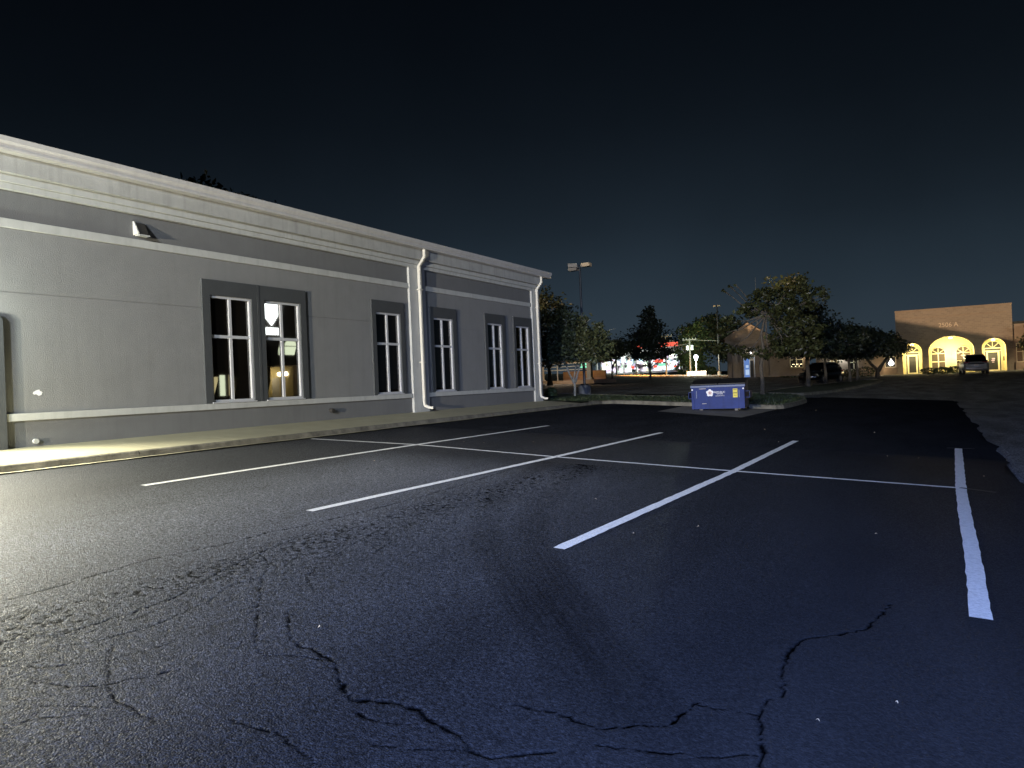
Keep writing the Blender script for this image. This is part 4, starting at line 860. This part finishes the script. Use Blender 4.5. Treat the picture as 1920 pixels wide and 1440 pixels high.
dg = MB().box(1.65, 1.73, 1.5, 1.6, 0, 2.3).box(2.80, 2.88, 1.5, 1.6, 0, 2.3).box(1.73, 2.80, 1.5, 1.6, 2.2, 2.3).box(2.30, 2.38, 1.5, 1.6, 0, 2.2).build('door', MAT['white_metal'], GB)
MB().box(1.73, 2.30, 1.55, 1.58, .05, 2.15).build('glass_pane', MAT['e_bluedoor'], dg); MB().box(2.40, 2.70, 1.55, 1.58, .05, 1.9).build('glass_pane', MAT['black'], dg)
MB().box(1.9, 2.2, 1.53, 1.549, 1.1, 1.4).build('poster', MAT['e_bluelt'], dg); MB().box(1.85, 2.25, 1.53, 1.549, .3, .9).build('poster', MAT['e_bluelt'], dg)
MB().lathe((2.45, 1.2, 2.62), [(.03, 0), (.12, .08), (.12, .16), (.03, .24)], 10).build('globe_lamp', MAT['e_white'], GB)
light('door_light', 'POINT', (2.45, .9, 2.6), 22, (.8, .95, 1), GB, .1)
for x in (6.6,):
    f = MB()
    for u in (x, x+.65, x+1.3): f.box(u-.04, u+.04, 1.12, 1.199, .9, 2.6)
    for v in (.9, 1.75, 2.6): f.box(x-.04, x+1.34, 1.11, 1.119, v-.04, v+.04)
    w = f.build('window', MAT['creamtrim'], GB); MB().box(x+.04, x+1.26, 1.16, 1.18, .94, 2.56).build('glass_pane', MAT['black'] if x < 9 else MAT['e_neonblue'], w)
    if x < 9:
        b_ = MB()
        for i in range(9): u = x+.1+.13*i; b_.box(u, u+.05, 1.10, 1.109, 1.0+.25*abs(math.sin(i*2.1)), 1.06+.25*abs(math.sin(i*2.1)))
        b_.build('string_lights', MAT['e_warm'], w)
MB().lathe((7.95, 1.0, 2.4), [(.03, 0), (.13, .08), (.13, .18), (.03, .26)], 10).build('globe_lamp', MAT['e_warm'], GB)
light('window_light', 'POINT', (7.95, .6, 2.3), 25, (1, .8, .55), GB, .1)
mz = T(-17.6, 92); MB()
am = root('antenna_mast', (-17.6, 92, mz-.05), 'thin pale mast rising above the glossy-leaved tree', 'mast')
MB().tube([(-17.6, 92, mz-.05), (-17.6, 92, 9), (-17.6, 92, 13.2)], (.07, .05, .03), 6).build('mast', MAT['trim'], am)

# ------------------------------------------------------------------ parked cars
def loft(secs, n=22, e=3.2):
    """secs: (y, half width, z bottom, z top, exponent)"""
    mb = MB(); 
    for y, hw, z0, z1, ex in secs:
        for j in range(n):
            t = 2*PI*(j+.5)/n; c_, s_ = math.cos(t), math.sin(t)
            mb.v.append((math.copysign(abs(c_)**(2/ex), c_)*hw, y, (z0+z1)/2+math.copysign(abs(s_)**(2/ex), s_)*(z1-z0)/2))
    m = len(secs)
    for i in range(m-1):
        for j in range(n): mb.f.append((i*n+j, i*n+(j+1) % n, (i+1)*n+(j+1) % n, (i+1)*n+j))
    mb.f += [tuple(range(n))[::-1], tuple((m-1)*n+j for j in range(n))]; return mb
def car(loc, rz, label, paint, s=1., plate=True):
    """nose towards +y, tail at y=-2.1"""
    r = root('parked_car', loc, label, 'car', rz=rz, world=False); r.scale = (s, s, s)
    loft([(-2.12, .72, .34, .92, 4), (-2.0, .86, .26, 1.0, 4.5), (-1.3, .91, .24, 1.02, 5), (0, .92, .24, .98, 5), (1.0, .91, .24, .95, 5), (1.8, .86, .26, .84, 4.5), (2.12, .70, .32, .72, 4)]).build('body', MAT[paint], r, True)
    gh = loft([(-1.98, .66, .9, 1.06, 4), (-1.72, .70, .88, 1.40, 5), (-1.2, .70, .88, 1.53, 5), (-.2, .70, .88, 1.56, 5), (.45, .68, .86, 1.46, 5), (1.25, .62, .84, .98, 4)]).build('cabin', MAT['carblack'], r, True)
    MB().bbox(-.58, .58, -1.6, .3, 1.535, 1.585, .02).build('roof', MAT[paint], r, True)
    for sx_ in (-1, 1):
        MB().tube([(sx_*.70, 1.05, .98), (sx_*.62, .40, 1.44), (sx_*.60, -.2, 1.54), (sx_*.60, -1.2, 1.52), (sx_*.63, -1.72, 1.36), (sx_*.70, -2.02, 1.0)], .035, 6).build('roof_pillar', MAT['chrome'], r)
        for y in (-1.32, 1.32):
            wh = MB().tube([(sx_*.70, y, .32), (sx_*.915, y, .32)], .32, 18).build('wheel', MAT['rubber'], r)
            MB().tube([(sx_*.90, y, .32), (sx_*.925, y, .32)], .20, 12).build('rim', MAT['silver'], wh)
        MB().bbox(sx_*.62-.22, sx_*.62+.22, -2.10, -1.98, .86, .98, .02).build('tail_light', MAT['redlens'], r)
        MB().bbox(sx_*.6-.2, sx_*.6+.2, 1.96, 2.12, .60, .74, .02).build('headlight', MAT['chrome'], r)
        MB().bbox(min(sx_*.92, sx_*1.1), max(sx_*.92, sx_*1.1), .55, .68, .98, 1.12, .02).build('mirror', MAT['carblack'], r)
    MB().bbox(-.55, .55, -2.16, -2.10, .80, .87, .01).build('garnish', MAT['carblack'], r)
    MB().bbox(-.78, .78, -2.17, -1.9, .38, .56, .04).build('bumper', MAT[paint], r, True)
    MB().box(-.42, .42, -2.176, -2.171, .40, .45).build('reflector_strip', MAT['pink'], r)
    if plate: MB().box(-.16, .16, -2.178, -2.162, .66, .78).build('licence_plate', MAT['letter'], r)
    return r
car((3.75, 80, T(3.7, 80)), math.radians(3), 'silver hatchback seen from behind parked before the arched office', 'silver', 1.12)
car((-7.05, 60.5, T(-7, 60.5)), math.radians(180-20), 'black car facing the lot behind the row of shade trees', 'carblack', 1.0, False)

# ------------------------------------------------------------------ street side: shop, utility poles, street lamp, porch
SH = root('corner_shop', (-52, 136, T(-52, 136)-.1), 'brightly lit shop with red and orange sign band across the street', 'building')
z0 = T(-52, 136)-.1
MB().box(-56, -38.5, 135.2, 146, z0, z0+4.6).build('wall', MAT['white'], SH)
MB().box(-56.5, -38, 131.5, 146.5, z0+4.61, z0+5.5).build('canopy', MAT['white'], SH)
for x in (-55.5, -50, -45, -39): MB().box(x-.15, x+.15, 132, 132.3, z0, z0+4.6).build('canopy_post', MAT['white'], SH)
wn = MB(); 
for i in range(5): wn.box(-55.7+3.3*i, -55.7+3.3*i+2.9, 135.15, 135.19, z0+.4, z0+3.4)
wn.build('shop_window', MAT['e_goods'], SH)
MB().box(-55.8, -48.6, 131.44, 131.49, z0+4.7, z0+5.4).build('orange_sign', MAT['e_orange'], SH)
MB().box(-48.2, -39.2, 131.44, 131.49, z0+4.7, z0+5.4).build('red_sign', MAT['e_red'], SH)
for i in range(22): u = random.uniform(-50, -40.5); v = random.uniform(.3, 2.6); MB().box(u, u+random.uniform(.2, .7), 134.6, 135.0, z0+v, z0+v+random.uniform(.2, .5)).build('goods', MAT[random.choice(('e_storeblue', 'e_storeblue', 'black', 'e_red'))], SH)
MB().box(-44.6, -43.0, 134.3, 134.55, z0+1.9, z0+2.5).build('red_display', MAT['e_red'], SH); MB().box(-43.9, -42.6, 134.3, 134.55, z0+1.2, z0+1.7).build('green_display', MAT['e_green'], SH)
light('canopy_light', 'POINT', (-50, 130.5, z0+4.0), 700, (.95, 1, .9), SH, .5)
gs = root('lit_sign', (-55.2, 126, T(-55.2, 126)-.05), 'small green lit sign left of the bright shop', 'sign'); gzz = T(-55.2, 126)
MB().tube([(-55.2, 126, gzz-.05), (-55.2, 126, gzz+1.2)], .06, 6).build('post', MAT['grey_metal'], gs); MB().box(-56.3, -53.9, 125.9, 126.1, gzz+1.2, gzz+2.9).build('panel', MAT['e_green'], gs)
def util(x, y, H, label, trans):
    z = T(x, y); r = root('utility_pole', (x, y, z-.1), label, 'utility pole', 'utility poles along the street')
    MB().tube([(x, y, z-.1), (x, y, z+H)], (.15, .10), 8).build('pole', MAT['utilwood'], r)
    MB().box(x-1.1, x+1.1, y-.06, y+.06, z+H-.35, z+H-.2).build('crossarm', MAT['utilwood'], r)
    if not trans: MB().box(x-.2, x+1.3, y-.061, y+.061, z+H-1.1, z+H-.97).build('crossarm', MAT['utilwood'], r)
    else:
        for s in (-.35, .38): MB().lathe((x+s, y-.1, z+H-1.9), [(.2, 0), (.23, .06), (.23, .7), (.12, .8)], 10).build('transformer', MAT['trim'], r)
    ins = MB()
    for s in (-1, -.5, .5, 1): ins.tube([(x+s, y, z+H-.2), (x+s, y, z+H-.02)], .04, 6)
    ins.build('insulator', MAT['trim'], r); return z
zA = util(-36.3, 115, 6.45, 'left utility pole with two crossarms beside the conical tree', False)
zB = util(-32.4, 115, 5.85, 'right utility pole carrying two pale transformer cans', True)
util(-47.2, 121, 6.2, 'utility pole half hidden behind the conical tree', False)
wr = MB()
for (a, b) in (((-47.2, 121, T(-47.2, 121)+5.4), (-36.3, 115, zA+5.5)), ((-36.3, 115, zA+5.45), (-32.4, 115, zB+5.1)), ((-32.4, 115, zB+5.6), (-14, 116, zB+5.2))):
    wr.tube([tuple(a[i]+(b[i]-a[i])*t-(0, 0, .5*4*t*(1-t))[i] for i in range(3)) for t in np.linspace(0, 1, 10)], .03, 4)
tag(wr.build('power_line', MAT['utilwood']), 'sagging overhead wires strung between the utility poles', 'wires')
lz = T(-30.8, 112.5); r = root('street_lamp', (-30.8, 112.5, lz-.05), 'glaring white street lamp before the green roadside trees', 'street lamp')
MB().tube([(-30.8, 112.5, lz-.05), (-30.8, 112.5, lz+2.2)], (.09, .07), 8).build('pole', MAT['white_metal'], r)
MB().lathe((-30.8, 112.5, lz+2.2), [(.06, 0), (.26, .4), (.32, .7), (.2, .85), (.03, .9)], 12).build('globe', MAT['e_cool'], r)
light('lamp_light', 'POINT', (-30.8, 111.9, lz+2.9), 3300, (.86, 1, .80), r, .3)
kz = T(-31.2, 114); kk = root('low_wall', (-31.2, 114, kz-.05), 'low brightly lit white wall behind the street lamp', 'wall'); MB().bbox(-32.7, -29.7, 113.9, 114.1, kz-.05, kz+.62, .02).build('panel', MAT['white'], kk)
# orange sodium street lamp standing behind the conical tree
oz = T(-39.2, 109); r = root('street_lamp', (-39.2, 109, oz-.05), 'orange sodium street lamp hidden behind the conical tree', 'street lamp')
MB().tube([(-39.2, 109, oz-.05), (-39.2, 109, oz+4.6)], (.10, .07), 8).build('pole', MAT['grey_metal'], r)
MB().bbox(-39.45, -38.95, 108.9, 109.5, oz+4.6, oz+4.8, .03).build('lamp_head', MAT['grey_metal'], r)
light('lamp_light', 'SPOT', (-39.2, 109.2, oz+4.58), 52000, (1, .40, .09), r, .25, (-36.5, 108.5, oz), 132, .6)
# porch of a further building seen past the office corner
pz = T(-23.5, 50)-.05
PO = root('porch', (-23.5, 50, pz), 'open porch with white posts and orange lit floor past the office corner', 'porch')
MB().box(-26.2, -21.1, 49.6, 54, pz, pz+.30).build('porch_floor', MAT['redbrick'], PO)
for x in (-25.55, -21.55): MB().bbox(x-.17, x+.17, 49.75, 50.1, pz+.301, pz+1.62, .02).bbox(x-.24, x+.24, 49.7, 50.16, pz+.301, pz+.42, .015).build('post', MAT['trim'], PO)
MB().box(-25.37, -21.73, 49.9, 50.0, pz+1.05, pz+1.12).box(-25.37, -21.73, 49.9, 50.0, pz+1.30, pz+1.36).box(-25.37, -21.73, 49.9, 50.0, pz+1.52, pz+1.6).box(-24.2, -24.12, 49.88, 49.899, pz+.3, pz+1.6).build('railing', MAT['trim'], PO)
MB().box(-25.37, -21.73, 53.4, 53.6, pz+.301, pz+1.0).build('back_wall', MAT['redbrick'], PO)
MB().box(-25.8, -21.3, 49.6, 54, pz+1.63, pz+1.75).build('roof', MAT['wood'], PO)
light('porch_light', 'POINT', (-23.6, 51.6, pz+1.4), 45, (1, .55, .22), PO, .15); light('porch_light', 'POINT', (-23.3, 47.6, pz+1.5), 130, (1, .78, .55), PO, .15)  # second lamp, out in front without a fixture, added to brighten the posts

# ------------------------------------------------------------------ office on the far side of the lot, seen only mirrored in the windows
OX = 25.6; oz_ = T(OX, 45)-.1
OB = root('opposite_office', (OX, 45, oz_), 'lit office mirrored in the office windows, with glowing sign and arched window', 'building')
MB().box(OX, OX+8, 34, 45.9, oz_, 11).box(OX+1.5, OX+8, 45.9, 49.9, oz_, 4.0).box(OX, OX+8, 45.9, 56, 4.001, 11).box(OX, OX+8, 49.9, 56, oz_, 4.0).build('wall', MAT['brownwall'], OB)
MB().box(OX-1, OX+1.49, 45.9, 49.9, oz_, .95).build('porch_floor', MAT['concrete'], OB)
MB().box(OX+1.44, OX+1.49, 45.91, 49.89, .96, 3.99).build('porch_wall', MAT['cream'], OB)
MB().box(OX+1.40, OX+1.435, 47.7, 48.6, .96, 3.0).build('door', MAT['white'], OB)
light('porch_light', 'POINT', (OX+.3, 47.6, 3.3), 420, (1, .8, .42), OB, .15)
MB().prism([(45.0, 9.5), (46.9, 9.5), (46.9, 8.6), (46.0, 7.5), (45.0, 8.5)], OX-.12, OX-.001, 'x').build('sign', MAT['e_sign'], OB)
MB().box(OX-.1, OX-.001, 45.0, 46.9, 6.7, 7.3).build('sign_band', MAT['e_sign'], OB)
MB().box(OX-.05, OX-.001, 47.3, 48.75, 5.0, 5.75).prism([(48.025+.72*math.cos(PI*i/12), 5.82+.55*math.sin(PI*i/12)) for i in range(13)], OX-.05, OX-.001, 'x').build('arched_window', MAT['e_arch'], OB)
for y, w, c in ((39.9, .35, 'e_cream'), (41.25, .5, 'e_arch'), (42.1, .35, 'e_cream')): MB().box(OX-.05, OX-.001, y-w/2, y+w/2, 1.5, 3.2).build('lit_window', MAT[c], OB)
